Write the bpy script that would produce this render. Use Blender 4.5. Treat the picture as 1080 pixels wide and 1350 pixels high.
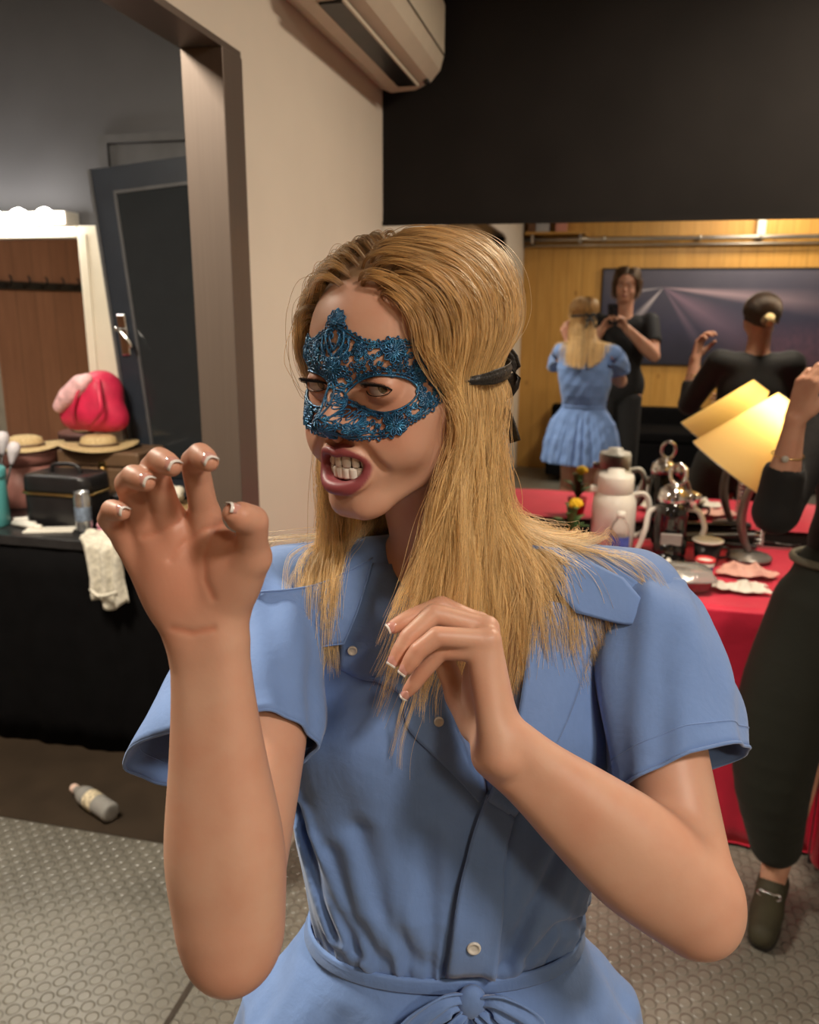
import bpy, bmesh, math, random
import numpy as np
from mathutils import Vector, Matrix, Quaternion
from mathutils.bvhtree import BVHTree

SC = bpy.context.scene
COL = SC.collection
for o in list(bpy.data.objects):
    bpy.data.objects.remove(o)

# ------------------------------------------------------------------ camera (a phone held at face height)
cam_data = bpy.data.cameras.new('phone_camera')
cam = bpy.data.objects.new('phone_camera', cam_data)
COL.objects.link(cam)
CAM_R = Matrix(((0.9730, -0.0613, 0.2224), (0.2306, 0.2350, -0.9442), (0.0057, 0.9701, 0.2428))).normalized()
cam.matrix_world = Matrix.Translation((0, 0, 1.58)) @ CAM_R.to_4x4()
cam_data.sensor_fit = 'HORIZONTAL'
cam_data.sensor_width = 36.0
cam_data.lens = 36.0 * 1085.0 / 1080.0
cam_data.clip_start = 0.01
cam_data.dof.use_dof = True
cam_data.dof.focus_distance = 0.70
cam_data.dof.aperture_fstop = 10.0
SC.camera = cam

# ------------------------------------------------------------------ world, exposure
world = bpy.data.worlds.new('World')
SC.world = world
world.use_nodes = True
world.node_tree.nodes['Background'].inputs[0].default_value = (1.0, 0.9, 0.8, 1)
world.node_tree.nodes['Background'].inputs[1].default_value = 0.02
SC.view_settings.view_transform = 'Standard'
SC.view_settings.look = 'None'
SC.view_settings.gamma = 1.0
SC.view_settings.use_curve_mapping = False
SC.view_settings.exposure = 0.12
SC.cycles.max_bounces = 8
SC.cycles.diffuse_bounces = 3
SC.cycles.glossy_bounces = 5
SC.cycles.transmission_bounces = 6
SC.cycles.transparent_max_bounces = 12
SC.cycles.caustics_reflective = False
SC.cycles.caustics_refractive = False
SC.cycles.sample_clamp_indirect = 4.0
SC.cycles.use_denoising = True

# ------------------------------------------------------------------ large lights of the room
def area_light(name, loc, rot, size, power, color, size_y=None, spread=math.pi):
    d = bpy.data.lights.new(name, 'AREA')
    d.energy = power; d.color = color; d.size = size
    if size_y:
        d.shape = 'RECTANGLE'; d.size_y = size_y
    d.spread = spread
    o = bpy.data.objects.new(name, d); COL.objects.link(o)
    o.location = loc; o.rotation_euler = rot
    return o
area_light('key_lamp_light', (1.05, -0.35, 2.70), (0, 0, 0), 0.30, 34.0, (1.0, 0.88, 0.76))
area_light('mid_lamp_light', (0.80, 2.30, 2.70), (0, 0, 0), 0.36, 40.0, (1.0, 0.85, 0.66))
area_light('rear_lamp_light', (1.35, -1.55, 2.70), (0, 0, 0), 0.34, 26.0, (1.0, 0.84, 0.62))
area_light('dressing_lamp_light', (-1.60, 1.05, 2.70), (0, 0, 0), 0.5, 86.0, (1.0, 0.90, 0.74))
# ------------------------------------------------------------------ small helpers
PI = math.pi
rnd = random.Random(7)
def tag(o, label=None, cat=None, group=None, kind=None):
    if label: o['label'] = label
    if cat: o['category'] = cat
    if group: o['group'] = group
    if kind: o['kind'] = kind
    return o
def thing(name, loc, label, cat, group=None, rz=0.0):
    o = bpy.data.objects.new(name, None); COL.objects.link(o)
    o.empty_display_size = 0.05
    o.location = loc; o.rotation_euler = (0, 0, rz)
    return tag(o, label, cat, group)
def link_mesh(name, verts, faces, material, parent=None, smooth=True, bevel=0.0, subsurf=0, solidify=0.0, bevel_seg=2):
    me = bpy.data.meshes.new(name)
    verts = np.asarray(verts, dtype=np.float64)
    me.from_pydata(verts.tolist(), [], [list(map(int, f)) for f in faces])
    return finish(name, me, material, parent, smooth, bevel, subsurf, solidify, bevel_seg)
def finish(name, me, material, parent=None, smooth=True, bevel=0.0, subsurf=0, solidify=0.0, bevel_seg=2):
    me.validate(); me.update()
    if smooth:
        me.polygons.foreach_set('use_smooth', [True] * len(me.polygons))
    o = bpy.data.objects.new(name, me); COL.objects.link(o)
    if material is not None:
        me.materials.append(material)
    if solidify:
        m = o.modifiers.new('solid', 'SOLIDIFY'); m.thickness = solidify; m.offset = -1
    if bevel:
        m = o.modifiers.new('bevel', 'BEVEL'); m.width = bevel; m.segments = bevel_seg; m.limit_method = 'ANGLE'; m.angle_limit = math.radians(40)
        m.harden_normals = True
    if subsurf:
        m = o.modifiers.new('sub', 'SUBSURF'); m.levels = subsurf; m.render_levels = subsurf
    if parent is not None:
        o.parent = parent
    return o
def big_mesh(name, V, F, material, parent=None, smooth=True):
    """numpy verts (n,3) and quads (m,4) straight into a mesh"""
    me = bpy.data.meshes.new(name)
    k = F.shape[1]
    me.vertices.add(len(V)); me.vertices.foreach_set('co', np.ascontiguousarray(V, dtype=np.float32).ravel())
    me.loops.add(F.size); me.loops.foreach_set('vertex_index', np.ascontiguousarray(F, dtype=np.int32).ravel())
    me.polygons.add(len(F)); me.polygons.foreach_set('loop_start', np.arange(0, F.size, k, dtype=np.int32))
    me.update(calc_edges=True)
    return finish(name, me, material, parent, smooth)
class MB:
    """collects simple shapes; build() links them as one mesh object"""
    def __init__(self): self.v = []; self.f = []
    def add(self, V, F, M=None):
        b = len(self.v)
        for p in V:
            p = Vector(p)
            if M is not None: p = M @ p
            self.v.append(tuple(p))
        self.f += [tuple(i + b for i in f) for f in F]
        return self
    def box(self, lo, hi, M=None):
        (a, b, c), (d, e, g) = lo, hi
        V = [(a, b, c), (d, b, c), (d, e, c), (a, e, c), (a, b, g), (d, b, g), (d, e, g), (a, e, g)]
        return self.add(V, [(0, 3, 2, 1), (4, 5, 6, 7), (0, 1, 5, 4), (1, 2, 6, 5), (2, 3, 7, 6), (3, 0, 4, 7)], M)
    def lathe(self, prof, n=32, M=None, cap=True):
        V = []; F = []
        for r, z in prof:
            for i in range(n):
                a = 2 * PI * i / n
                V.append((r * math.cos(a), r * math.sin(a), z))
        for k in range(len(prof) - 1):
            for i in range(n):
                j = (i + 1) % n
                F.append((k * n + i, k * n + j, (k + 1) * n + j, (k + 1) * n + i))
        if cap:
            F.append(tuple(range(n - 1, -1, -1))); F.append(tuple((len(prof) - 1) * n + i for i in range(n)))
        return self.add(V, F, M)
    def tube(self, pts, rad, n=8, M=None, cap=True, flat=1.0, closed=False):
        pts = [Vector(p) for p in pts]
        m = len(pts)
        if not hasattr(rad, '__len__'): rad = [rad] * m
        V = []; F = []
        up = None
        for i, p in enumerate(pts):
            if closed: t = pts[(i + 1) % m] - pts[i - 1]
            else: t = pts[min(i + 1, m - 1)] - pts[max(i - 1, 0)]
            if t.length < 1e-9: t = Vector((0, 0, 1))
            t.normalize()
            if up is None:
                up = t.orthogonal().normalized()
            else:
                up = (up - t * up.dot(t))
                if up.length < 1e-6: up = t.orthogonal()
                up.normalize()
            s = t.cross(up)
            for k in range(n):
                a = 2 * PI * k / n
                V.append(p + (up * math.cos(a) * flat + s * math.sin(a)) * rad[i])
        rr = m if closed else m - 1
        for i in range(rr):
            i2 = (i + 1) % m
            for k in range(n):
                j = (k + 1) % n
                F.append((i * n + k, i * n + j, i2 * n + j, i2 * n + k))
        if cap and not closed:
            F.append(tuple(range(n - 1, -1, -1))); F.append(tuple((m - 1) * n + k for k in range(n)))
        return self.add(V, F, M)
    def ball(self, c, r, nu=16, nv=10, M=None):
        if not hasattr(r, '__len__'): r = (r, r, r)
        V = [(c[0], c[1], c[2] - r[2])]; F = []
        for j in range(1, nv):
            b = -PI / 2 + PI * j / nv
            for i in range(nu):
                a = 2 * PI * i / nu
                V.append((c[0] + r[0] * math.cos(b) * math.cos(a), c[1] + r[1] * math.cos(b) * math.sin(a), c[2] + r[2] * math.sin(b)))
        V.append((c[0], c[1], c[2] + r[2]))
        for i in range(nu):
            F.append((0, 1 + (i + 1) % nu, 1 + i))
            F.append((len(V) - 1, 1 + (nv - 2) * nu + i, 1 + (nv - 2) * nu + (i + 1) % nu))
        for j in range(nv - 2):
            for i in range(nu):
                k = (i + 1) % nu
                F.append((1 + j * nu + i, 1 + j * nu + k, 1 + (j + 1) * nu + k, 1 + (j + 1) * nu + i))
        return self.add(V, F, M)
    def sheet(self, G):
        """G: rows of points"""
        n = len(G[0]); V = [p for r in G for p in r]; F = []
        for i in range(len(G) - 1):
            for j in range(n - 1):
                F.append((i * n + j, i * n + j + 1, (i + 1) * n + j + 1, (i + 1) * n + j))
        return self.add(V, F)
    def build(self, name, material, parent=None, **kw):
        return link_mesh(name, self.v, self.f, material, parent, **kw)
def TR(x, y, z, rz=0.0, rx=0.0, ry=0.0, s=1.0):
    return Matrix.Translation((x, y, z)) @ Matrix.Rotation(rz, 4, 'Z') @ Matrix.Rotation(ry, 4, 'Y') @ Matrix.Rotation(rx, 4, 'X') @ Matrix.Scale(s, 4)
def spline(pts, n):
    """Catmull-Rom through control points, n samples"""
    P = np.asarray(pts, dtype=float)
    m = len(P)
    if m < 3:
        t = np.linspace(0, 1, n)[:, None]; return P[0] * (1 - t) + P[-1] * t
    Q = np.vstack([2 * P[0] - P[1], P, 2 * P[-1] - P[-2]])
    u = np.linspace(0, m - 1 - 1e-9, n); i = u.astype(int); t = (u - i)[:, None]
    a, b, c, d = Q[i], Q[i + 1], Q[i + 2], Q[i + 3]
    return 0.5 * ((2 * b) + (-a + c) * t + (2 * a - 5 * b + 4 * c - d) * t ** 2 + (-a + 3 * b - 3 * c + d) * t ** 3)

# ------------------------------------------------------------------ materials
class NT:
    def __init__(self, name):
        self.m = bpy.data.materials.new(name); self.m.use_nodes = True
        self.t = self.m.node_tree; self.n = self.t.nodes; self.b = self.n['Principled BSDF']; self.out = self.n['Material Output']
    def node(self, kind, **kw):
        x = self.n.new(kind)
        for k, v in kw.items():
            if k in x.inputs.keys(): x.inputs[k].default_value = v
            else: setattr(x, k, v)
        return x
    def link(self, a, b): self.t.links.new(a, b)
    def coord(self, which='Object', scale=(1, 1, 1), rot=(0, 0, 0)):
        c = self.node('ShaderNodeTexCoord'); m = self.node('ShaderNodeMapping')
        m.inputs['Scale'].default_value = scale; m.inputs['Rotation'].default_value = rot
        self.link(c.outputs[which], m.inputs['Vector']); return m.outputs['Vector']
    def noise(self, vec, scale=10, detail=4, rough=0.5, dist=0.0):
        x = self.node('ShaderNodeTexNoise'); x.inputs['Scale'].default_value = scale; x.inputs['Detail'].default_value = detail
        x.inputs['Roughness'].default_value = rough; x.inputs['Distortion'].default_value = dist
        if vec is not None: self.link(vec, x.inputs['Vector'])
        return x.outputs['Fac']
    def ramp(self, fac, stops, mode='LINEAR'):
        r = self.node('ShaderNodeValToRGB'); cr = r.color_ramp; cr.interpolation = mode
        while len(cr.elements) < len(stops): cr.elements.new(0.5)
        for e, (p, c) in zip(cr.elements, stops):
            e.position = p; e.color = (*c, 1) if len(c) == 3 else c
        self.link(fac, r.inputs['Fac']); return r.outputs['Color']
    def math(self, op, a, b=None, c=None):
        x = self.node('ShaderNodeMath', operation=op)
        for i, v in enumerate((a, b, c)):
            if v is None: continue
            if isinstance(v, (int, float)): x.inputs[i].default_value = v
            else: self.link(v, x.inputs[i])
        return x.outputs[0]
    def mix(self, fac, a, b, mode='MIX'):
        x = self.node('ShaderNodeMix', data_type='RGBA', blend_type=mode)
        for sock, v in ((x.inputs[0], fac), (x.inputs[6], a), (x.inputs[7], b)):
            if isinstance(v, (int, float)): sock.default_value = v
            elif isinstance(v, tuple): sock.default_value = (*v, 1) if len(v) == 3 else v
            else: self.link(v, sock)
        return x.outputs[2]
    def bump(self, h, strength=0.3, dist=0.01):
        x = self.node('ShaderNodeBump'); x.inputs['Strength'].default_value = strength; x.inputs['Distance'].default_value = dist
        self.link(h, x.inputs['Height']); self.link(x.outputs['Normal'], self.b.inputs['Normal']); return x
    def set(self, **kw):
        for k, v in kw.items():
            k = k.replace('_', ' ')
            if isinstance(v, tuple) and len(v) == 3 and 'Color' in k: v = (*v, 1)
            self.b.inputs[k].default_value = v
        return self
def lin(r, g, b):
    f = lambda c: (c / 255) / 12.92 if c <= 10 else ((c / 255 + 0.055) / 1.055) ** 2.4
    return (f(r), f(g), f(b))
def plain(name, col, rough=0.5, metal=0.0, var=0.12, vscale=14.0, bump=0.0, bscale=60.0, coat=0.0, trans=0.0, ior=1.45, spec=0.5, stretch=(1, 1, 1)):
    """a plain surface with a little mottling and grain of its own"""
    N = NT(name)
    vec = N.coord('Object', stretch)
    if var:
        f = N.noise(vec, vscale, 3)
        lo = tuple(c * (1 - var) for c in col); hi = tuple(min(1, c * (1 + var)) for c in col)
        N.link(N.ramp(f, [(0.3, lo), (0.7, hi)]), N.b.inputs['Base Color'])
    else:
        N.set(Base_Color=col)
    N.set(Roughness=rough, Metallic=metal, Coat_Weight=coat, Transmission_Weight=trans, IOR=ior, Specular_IOR_Level=spec)
    if bump:
        N.bump(N.noise(vec, bscale, 4), bump, 0.004)
    return N.m
def glow(name, col, strength):
    N = NT(name); N.set(Base_Color=(0.9, 0.9, 0.85), Emission_Color=col, Emission_Strength=strength, Roughness=0.4); return N.m
# ------------------------------------------------------------------ the setting
WY = 3.10            # plane of the mirror wall
LX = -0.838          # left wall (cream), seen edge on
REAR = -2.10         # wooden wall behind the photographer
CEIL = 2.74
M_cream = plain('cream_paint', (0.68, 0.61, 0.52), 0.55, var=0.035, vscale=3, bump=0.05, bscale=40)
M_black_wall = plain('charcoal_paint', (0.0135, 0.0120, 0.0115), 0.8, var=0.12, vscale=4, bump=0.05, spec=0.12)
M_grey_wall = plain('slate_paint', (0.075, 0.075, 0.083), 0.5, var=0.10, vscale=3, bump=0.05)
M_ceiling = plain('ceiling_white', (0.55, 0.52, 0.47), 0.7, var=0.04)
def steel(name, col=(0.165, 0.128, 0.106), rough=0.42):
    N = NT(name); vec = N.coord('Object', (60, 60, 1.2))
    f = N.noise(vec, 3, 5)
    N.link(N.ramp(f, [(0.3, tuple(c * 0.96 for c in col)), (0.7, tuple(c * 1.04 for c in col))]), N.b.inputs['Base Color'])
    N.set(Metallic=0.55, Roughness=rough); N.bump(f, 0.015, 0.002); return N.m
M_steel = steel('brushed_steel')
def wood(name, c0, c1, plank=0.14, axis=0, knots=True):
    N = NT(name); tc = N.node('ShaderNodeTexCoord'); sep = N.node('ShaderNodeSeparateXYZ'); N.link(tc.outputs['Object'], sep.inputs[0])
    u = sep.outputs[axis]
    pid = N.math('FLOOR', N.math('DIVIDE', u, plank))
    comb = N.node('ShaderNodeCombineXYZ')
    N.link(N.math('MULTIPLY', u, 9.0), comb.inputs[0]); N.link(N.math('MULTIPLY', pid, 3.7), comb.inputs[1]); N.link(N.math('MULTIPLY', sep.outputs[2], 0.9), comb.inputs[2])
    g = N.noise(comb.outputs[0], 3.0, 6, 0.6, 0.6)
    col = N.ramp(g, [(0.25, c0), (0.75, c1)])
    wn = N.node('ShaderNodeTexWhiteNoise', noise_dimensions='1D'); N.link(pid, wn.inputs['W'])
    col = N.mix(N.math('MULTIPLY', wn.outputs['Value'], 0.35), col, tuple(c * 0.72 for c in c0), 'MIX')
    if knots:
        kv = N.node('ShaderNodeCombineXYZ'); N.link(u, kv.inputs[0]); N.link(N.math('MULTIPLY', sep.outputs[2], 0.6), kv.inputs[2])
        vo = N.node('ShaderNodeTexVoronoi'); vo.inputs['Scale'].default_value = 5.0; N.link(kv.outputs[0], vo.inputs['Vector'])
        k = N.ramp(vo.outputs['Distance'], [(0.03, (1, 1, 1)), (0.11, (0, 0, 0))])
        col = N.mix(N.math('MULTIPLY', k, 0.6), col, (c0[0] * 0.35, c0[1] * 0.25, c0[2] * 0.2))
    fr = N.math('FRACT', N.math('DIVIDE', u, plank))
    e = N.ramp(N.math('ABSOLUTE', N.math('SUBTRACT', fr, 0.5)), [(0.47, (0, 0, 0)), (0.5, (1, 1, 1))])
    col = N.mix(N.math('MULTIPLY', e, 0.7), col, tuple(c * 0.3 for c in c0))
    N.link(col, N.b.inputs['Base Color']); N.set(Roughness=0.42)
    N.bump(N.math('SUBTRACT', g, N.math('MULTIPLY', e, 2.0)), 0.15, 0.004); return N.m
M_pine = wood('pine_panelling', (0.50, 0.25, 0.050), (0.66, 0.37, 0.095))
M_redwood = wood('red_brown_panelling', (0.23, 0.10, 0.058), (0.31, 0.145, 0.085), 0.22, 1, False)
# studded rubber floor
def studs():
    N = NT('studded_rubber'); tc = N.node('ShaderNodeTexCoord'); sep = N.node('ShaderNodeSeparateXYZ'); N.link(tc.outputs['Object'], sep.inputs[0])
    s = 0.054
    def cell(ox, oy):
        fx = N.math('SUBTRACT', N.math('FRACT', N.math('ADD', N.math('DIVIDE', sep.outputs[0], s), ox + 100)), 0.5)
        fy = N.math('SUBTRACT', N.math('FRACT', N.math('ADD', N.math('DIVIDE', sep.outputs[1], s * 0.90), oy + 100)), 0.5)
        fy = N.math('MULTIPLY', fy, 0.90)
        return N.math('SQRT', N.math('ADD', N.math('MULTIPLY', fx, fx), N.math('MULTIPLY', fy, fy)))
    d = N.math('MINIMUM', cell(0, 0), cell(0.5, 0.5))
    h = N.ramp(d, [(0.0, (0.92,) * 3), (0.205, (1,) * 3), (0.255, (0.85,) * 3), (0.30, (0.0,) * 3)])
    dirt = N.noise(N.coord('Object'), 5, 5)
    ring = N.ramp(d, [(0.24, (0, 0, 0)), (0.285, (1, 1, 1)), (0.33, (0, 0, 0))])
    col = N.ramp(dirt, [(0.3, (0.135, 0.125, 0.104)), (0.7, (0.18, 0.167, 0.14))])
    col = N.mix(N.math('MULTIPLY', ring, 0.55), col, (0.03, 0.027, 0.022))
    N.link(col, N.b.inputs['Base Color'])
    N.set(Roughness=0.30, Specular_IOR_Level=0.7)
    b = N.bump(h, 0.75, 0.0030); return N.m
M_studs = studs()
M_lino = plain('dark_brown_vinyl', (0.036, 0.024, 0.015), 0.5, var=0.2, vscale=6, bump=0.05)
def struct(name, mb, m, **kw):
    o = mb.build(name, m, smooth=False, **kw); o['kind'] = 'structure'; return o
struct('floor', MB().box((-4.3, REAR, -0.06), (3.1, WY, 0.0)), M_studs)
struct('floor_strip', MB().box((-4.28, 1.94, 0.0), (-0.94, WY - 0.01, 0.004)), M_lino)
struct('trim_threshold', MB().box((-0.885, -0.55, 0.0), (-0.871, 1.78, 0.0022)), M_lino)
struct('ceiling', MB().box((-4.3, REAR, CEIL), (3.1, WY, CEIL + 0.08)), M_ceiling)
struct('wall_back', MB().box((LX, WY, 0), (3.1, WY + 0.1, CEIL)), M_black_wall)
struct('wall_far', MB().box((-4.3, WY, 0), (LX - 0.001, WY + 0.1, CEIL)), M_grey_wall)
struct('wall_left', MB().box((-0.93, 1.885, 0), (LX, WY, CEIL)).box((-0.93, -0.55, 2.127), (LX, 1.885, CEIL)).box((-0.93, REAR, 0), (LX, -0.55, CEIL)), M_cream)
struct('wall_rear', MB().box((-4.3, REAR - 0.1, 0), (3.1, REAR, CEIL)), M_pine)
struct('wall_right', MB().box((3.1, REAR, 0), (3.2, WY, CEIL)), M_cream)
struct('wall_side', MB().box((-4.4, REAR, 0), (-4.3, WY, CEIL)), M_redwood)
struct('trim_jamb', MB().box((-0.932, 1.785, 0), (LX + 0.004, 1.886, 2.113)), M_steel, bevel=0.002)
struct('trim_lintel', MB().box((-0.932, -0.55, 2.113), (LX + 0.0008, 1.886, 2.127)), M_steel)
struct('trim_jamb_near', MB().box((-0.932, -0.65, 0), (LX + 0.004, -0.55, 2.113)), M_steel, bevel=0.002)
# the long mirror on the black wall
def mirror_mat():
    N = NT('silvered_glass'); N.set(Base_Color=(0.86, 0.87, 0.86), Metallic=1.0, Roughness=0.004)
    return N.m
M_mirror = mirror_mat()
mir = thing('wall_mirror', (1.0, WY - 0.006, 0.80), 'long frameless wall mirror under the black wall, reflecting the pine room', 'mirror')
MB().box((-1.836, -0.001, 0.0), (2.08, 0.004, 1.066)).build('glass', M_mirror, mir, smooth=False)
MB().box((-1.836, -0.004, 1.066), (2.08, 0.005, 1.084)).build('top_trim', M_black_wall, mir, smooth=False)
# ------------------------------------------------------------------ smooth bodies: distance fields turned into one continuous mesh
class Field:
    def __init__(s, lo, hi, h):
        s.h = h; s.lo = np.array(lo, dtype=np.float32)
        s.n = np.ceil((np.array(hi) - s.lo) / h).astype(int) + 1
        s.F = np.full(s.n, 0.04, dtype=np.float32)
    def sub(s, lo, hi, pad):
        a = np.maximum(np.floor((np.array(lo) - pad - s.lo) / s.h).astype(int), 0)
        b = np.minimum(np.ceil((np.array(hi) + pad - s.lo) / s.h).astype(int) + 1, s.n)
        if (b <= a).any(): return None
        sl = tuple(slice(x, y) for x, y in zip(a, b))
        g = [((np.arange(a[i], b[i], dtype=np.float32)) * s.h + s.lo[i]) for i in range(3)]
        return sl, g[0][:, None, None], g[1][None, :, None], g[2][None, None, :]
    def comb(s, sl, d, k, mode):
        A = s.F[sl]
        if mode == 'u':
            if k > 0:
                hh = np.maximum(k - np.abs(A - d), 0); s.F[sl] = np.minimum(A, d) - hh * hh * (0.25 / k)
            else: s.F[sl] = np.minimum(A, d)
        else:
            d = -d
            if k > 0:
                hh = np.maximum(k - np.abs(A - d), 0); s.F[sl] = np.maximum(A, d) + hh * hh * (0.25 / k)
            else: s.F[sl] = np.maximum(A, d)
    def rc(s, a, b, ra, rb=None, k=0.01, mode='u'):
        rb = ra if rb is None else rb
        a = np.array(a, dtype=np.float32); b = np.array(b, dtype=np.float32)
        r = max(ra, rb)
        q = s.sub(np.minimum(a, b) - r, np.maximum(a, b) + r, k + 0.004)
        if q is None: return s
        sl, X, Y, Z = q; ba = b - a; L = float(ba @ ba) + 1e-12
        px, py, pz = X - a[0], Y - a[1], Z - a[2]
        t = np.clip((px * ba[0] + py * ba[1] + pz * ba[2]) / L, 0, 1)
        d = np.sqrt((px - t * ba[0]) ** 2 + (py - t * ba[1]) ** 2 + (pz - t * ba[2]) ** 2) - (ra + (rb - ra) * t)
        s.comb(sl, d, k, mode); return s
    def poly(s, pts, rads, k=0.01, mode='u', n=0):
        """a limb: the hard union of cones along a smooth path, joined to the rest as one"""
        P = np.asarray(pts, dtype=float); r = np.asarray(rads, dtype=float)
        if n:
            Q = spline(np.hstack([P, r[:, None]]), n); P, r = Q[:, :3], Q[:, 3]
        q = s.sub((P - r[:, None]).min(0), (P + r[:, None]).max(0), k + 0.004)
        if q is None: return s
        sl, X, Y, Z = q; D = None
        for i in range(len(P) - 1):
            a = P[i].astype(np.float32); ba = (P[i + 1] - P[i]).astype(np.float32); L = float(ba @ ba) + 1e-12
            px, py, pz = X - a[0], Y - a[1], Z - a[2]
            t = np.clip((px * ba[0] + py * ba[1] + pz * ba[2]) / L, 0, 1)
            d = np.sqrt((px - t * ba[0]) ** 2 + (py - t * ba[1]) ** 2 + (pz - t * ba[2]) ** 2) - np.float32(r[i]) - t * np.float32(r[i + 1] - r[i])
            D = d if D is None else np.minimum(D, d)
        s.comb(sl, D, k, mode); return s
    def el(s, c, r, R=None, k=0.01, mode='u'):
        c = np.array(c, dtype=np.float32); r = np.array(r, dtype=np.float32); m = float(r.max())
        q = s.sub(c - m, c + m, k + 0.004)
        if q is None: return s
        sl, X, Y, Z = q
        x, y, z = X - c[0], Y - c[1], Z - c[2]
        if R is not None:
            x, y, z = (x * R[0][0] + y * R[1][0] + z * R[2][0], x * R[0][1] + y * R[1][1] + z * R[2][1], x * R[0][2] + y * R[1][2] + z * R[2][2])
        k0 = np.sqrt((x / r[0]) ** 2 + (y / r[1]) ** 2 + (z / r[2]) ** 2)
        k1 = np.sqrt((x / r[0] ** 2) ** 2 + (y / r[1] ** 2) ** 2 + (z / r[2] ** 2) ** 2) + 1e-9
        s.comb(sl, k0 * (k0 - 1) / k1, k, mode); return s
    def chain(s, pts, rad, k=0.004):
        for i in range(len(pts) - 1):
            s.rc(pts[i], pts[i + 1], rad[i], rad[i + 1], k)
        return s
    def sample(s, P):
        q = (np.asarray(P) - s.lo) / s.h
        q = np.clip(q, 0, np.array(s.n) - 1.001); i = q.astype(int); t = q - i
        out = 0
        for dx in (0, 1):
            for dy in (0, 1):
                for dz in (0, 1):
                    w = (t[:, 0] if dx else 1 - t[:, 0]) * (t[:, 1] if dy else 1 - t[:, 1]) * (t[:, 2] if dz else 1 - t[:, 2])
                    out = out + w * s.F[i[:, 0] + dx, i[:, 1] + dy, i[:, 2] + dz]
        return out
    def grad(s, P, e=0.004):
        g = np.stack([s.sample(P + d) - s.sample(P - d) for d in np.eye(3) * e], 1)
        return g / (np.linalg.norm(g, axis=1)[:, None] + 1e-9)
    def mesh(s):
        F = s.F; neg = F < 0
        nx, ny, nz = F.shape
        cnt = np.zeros((nx - 1, ny - 1, nz - 1), dtype=np.uint8)
        for dx in (0, 1):
            for dy in (0, 1):
                for dz in (0, 1):
                    cnt += neg[dx:nx - 1 + dx, dy:ny - 1 + dy, dz:nz - 1 + dz]
        act = np.argwhere((cnt > 0) & (cnt < 8)); del cnt
        cor = np.empty((len(act), 2, 2, 2), dtype=np.float32)
        for dx in (0, 1):
            for dy in (0, 1):
                for dz in (0, 1):
                    cor[:, dx, dy, dz] = F[act[:, 0] + dx, act[:, 1] + dy, act[:, 2] + dz]
        acc = np.zeros((len(act), 3)); num = np.zeros(len(act))
        for ax in range(3):
            o1, o2 = [a for a in range(3) if a != ax]
            for u in (0, 1):
                for v in (0, 1):
                    i0 = [0, 0, 0]; i1 = [0, 0, 0]
                    i0[o1] = i1[o1] = u; i0[o2] = i1[o2] = v; i1[ax] = 1
                    f0 = cor[:, i0[0], i0[1], i0[2]]; f1 = cor[:, i1[0], i1[1], i1[2]]
                    m = (f0 < 0) != (f1 < 0)
                    t = np.where(m, f0 / np.where(m, f0 - f1, 1), 0)
                    acc[m, o1] += u; acc[m, o2] += v; acc[m, ax] += t[m]; num += m
        V = (act + acc / num[:, None]) * s.h + s.lo
        idx = np.full((nx - 1, ny - 1, nz - 1), -1, dtype=np.int32)
        idx[act[:, 0], act[:, 1], act[:, 2]] = np.arange(len(act), dtype=np.int32)
        quads = []
        for ax in range(3):
            o1, o2 = [(1, 2), (2, 0), (0, 1)][ax]
            a = [slice(1, -1)] * 3; b = [slice(1, -1)] * 3
            a[ax] = slice(0, -1); b[ax] = slice(1, None)
            n0, n1 = neg[tuple(a)], neg[tuple(b)]
            for flip in (0, 1):
                e = np.argwhere(n0 & ~n1 if not flip else ~n0 & n1)
                e[:, o1] += 1; e[:, o2] += 1
                def at(du, dv):
                    q = e.copy(); q[:, o1] -= du; q[:, o2] -= dv
                    return idx[q[:, 0], q[:, 1], q[:, 2]]
                Q = np.stack([at(1, 1), at(0, 1), at(0, 0), at(1, 0)], 1)
                quads.append(Q if not flip else Q[:, ::-1])
        Q = np.concatenate(quads)
        return V, Q[(Q >= 0).all(1)]
def smooth_verts(V, F, it=1, w=0.5):
    """a little Laplacian smoothing"""
    E = np.concatenate([F[:, [i, (i + 1) % F.shape[1]]] for i in range(F.shape[1])]); E = np.concatenate([E, E[:, ::-1]])
    deg = np.bincount(E[:, 0], minlength=len(V)).astype(float); deg[deg == 0] = 1
    for _ in range(it):
        A = np.stack([np.bincount(E[:, 0], weights=V[E[:, 1], i], minlength=len(V)) for i in range(3)], 1) / deg[:, None]
        V = V * (1 - w) + A * w
    return V
class Frame:
    """local frame: x, y (forward), z (up); p() maps to the room"""
    def __init__(s, o, fwd, up, scale=1.0):
        y = np.array(fwd, float); y /= np.linalg.norm(y); z = np.array(up, float); z -= y * (z @ y); z /= np.linalg.norm(z)
        s.o = np.array(o, float); s.R = np.stack([np.cross(y, z), y, z], 1); s.s = scale
    def p(s, x, y, z): return s.o + s.R @ (np.array([x, y, z]) * s.s)
    def pts(s, A): return s.o + (np.asarray(A, float) * s.s) @ s.R.T
    def loc(s, V): return (np.asarray(V) - s.o) @ s.R / s.s
    def M(s): return Matrix.Translation(Vector(s.o)) @ Matrix(s.R.tolist()).to_4x4() @ Matrix.Scale(s.s, 4)
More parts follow.
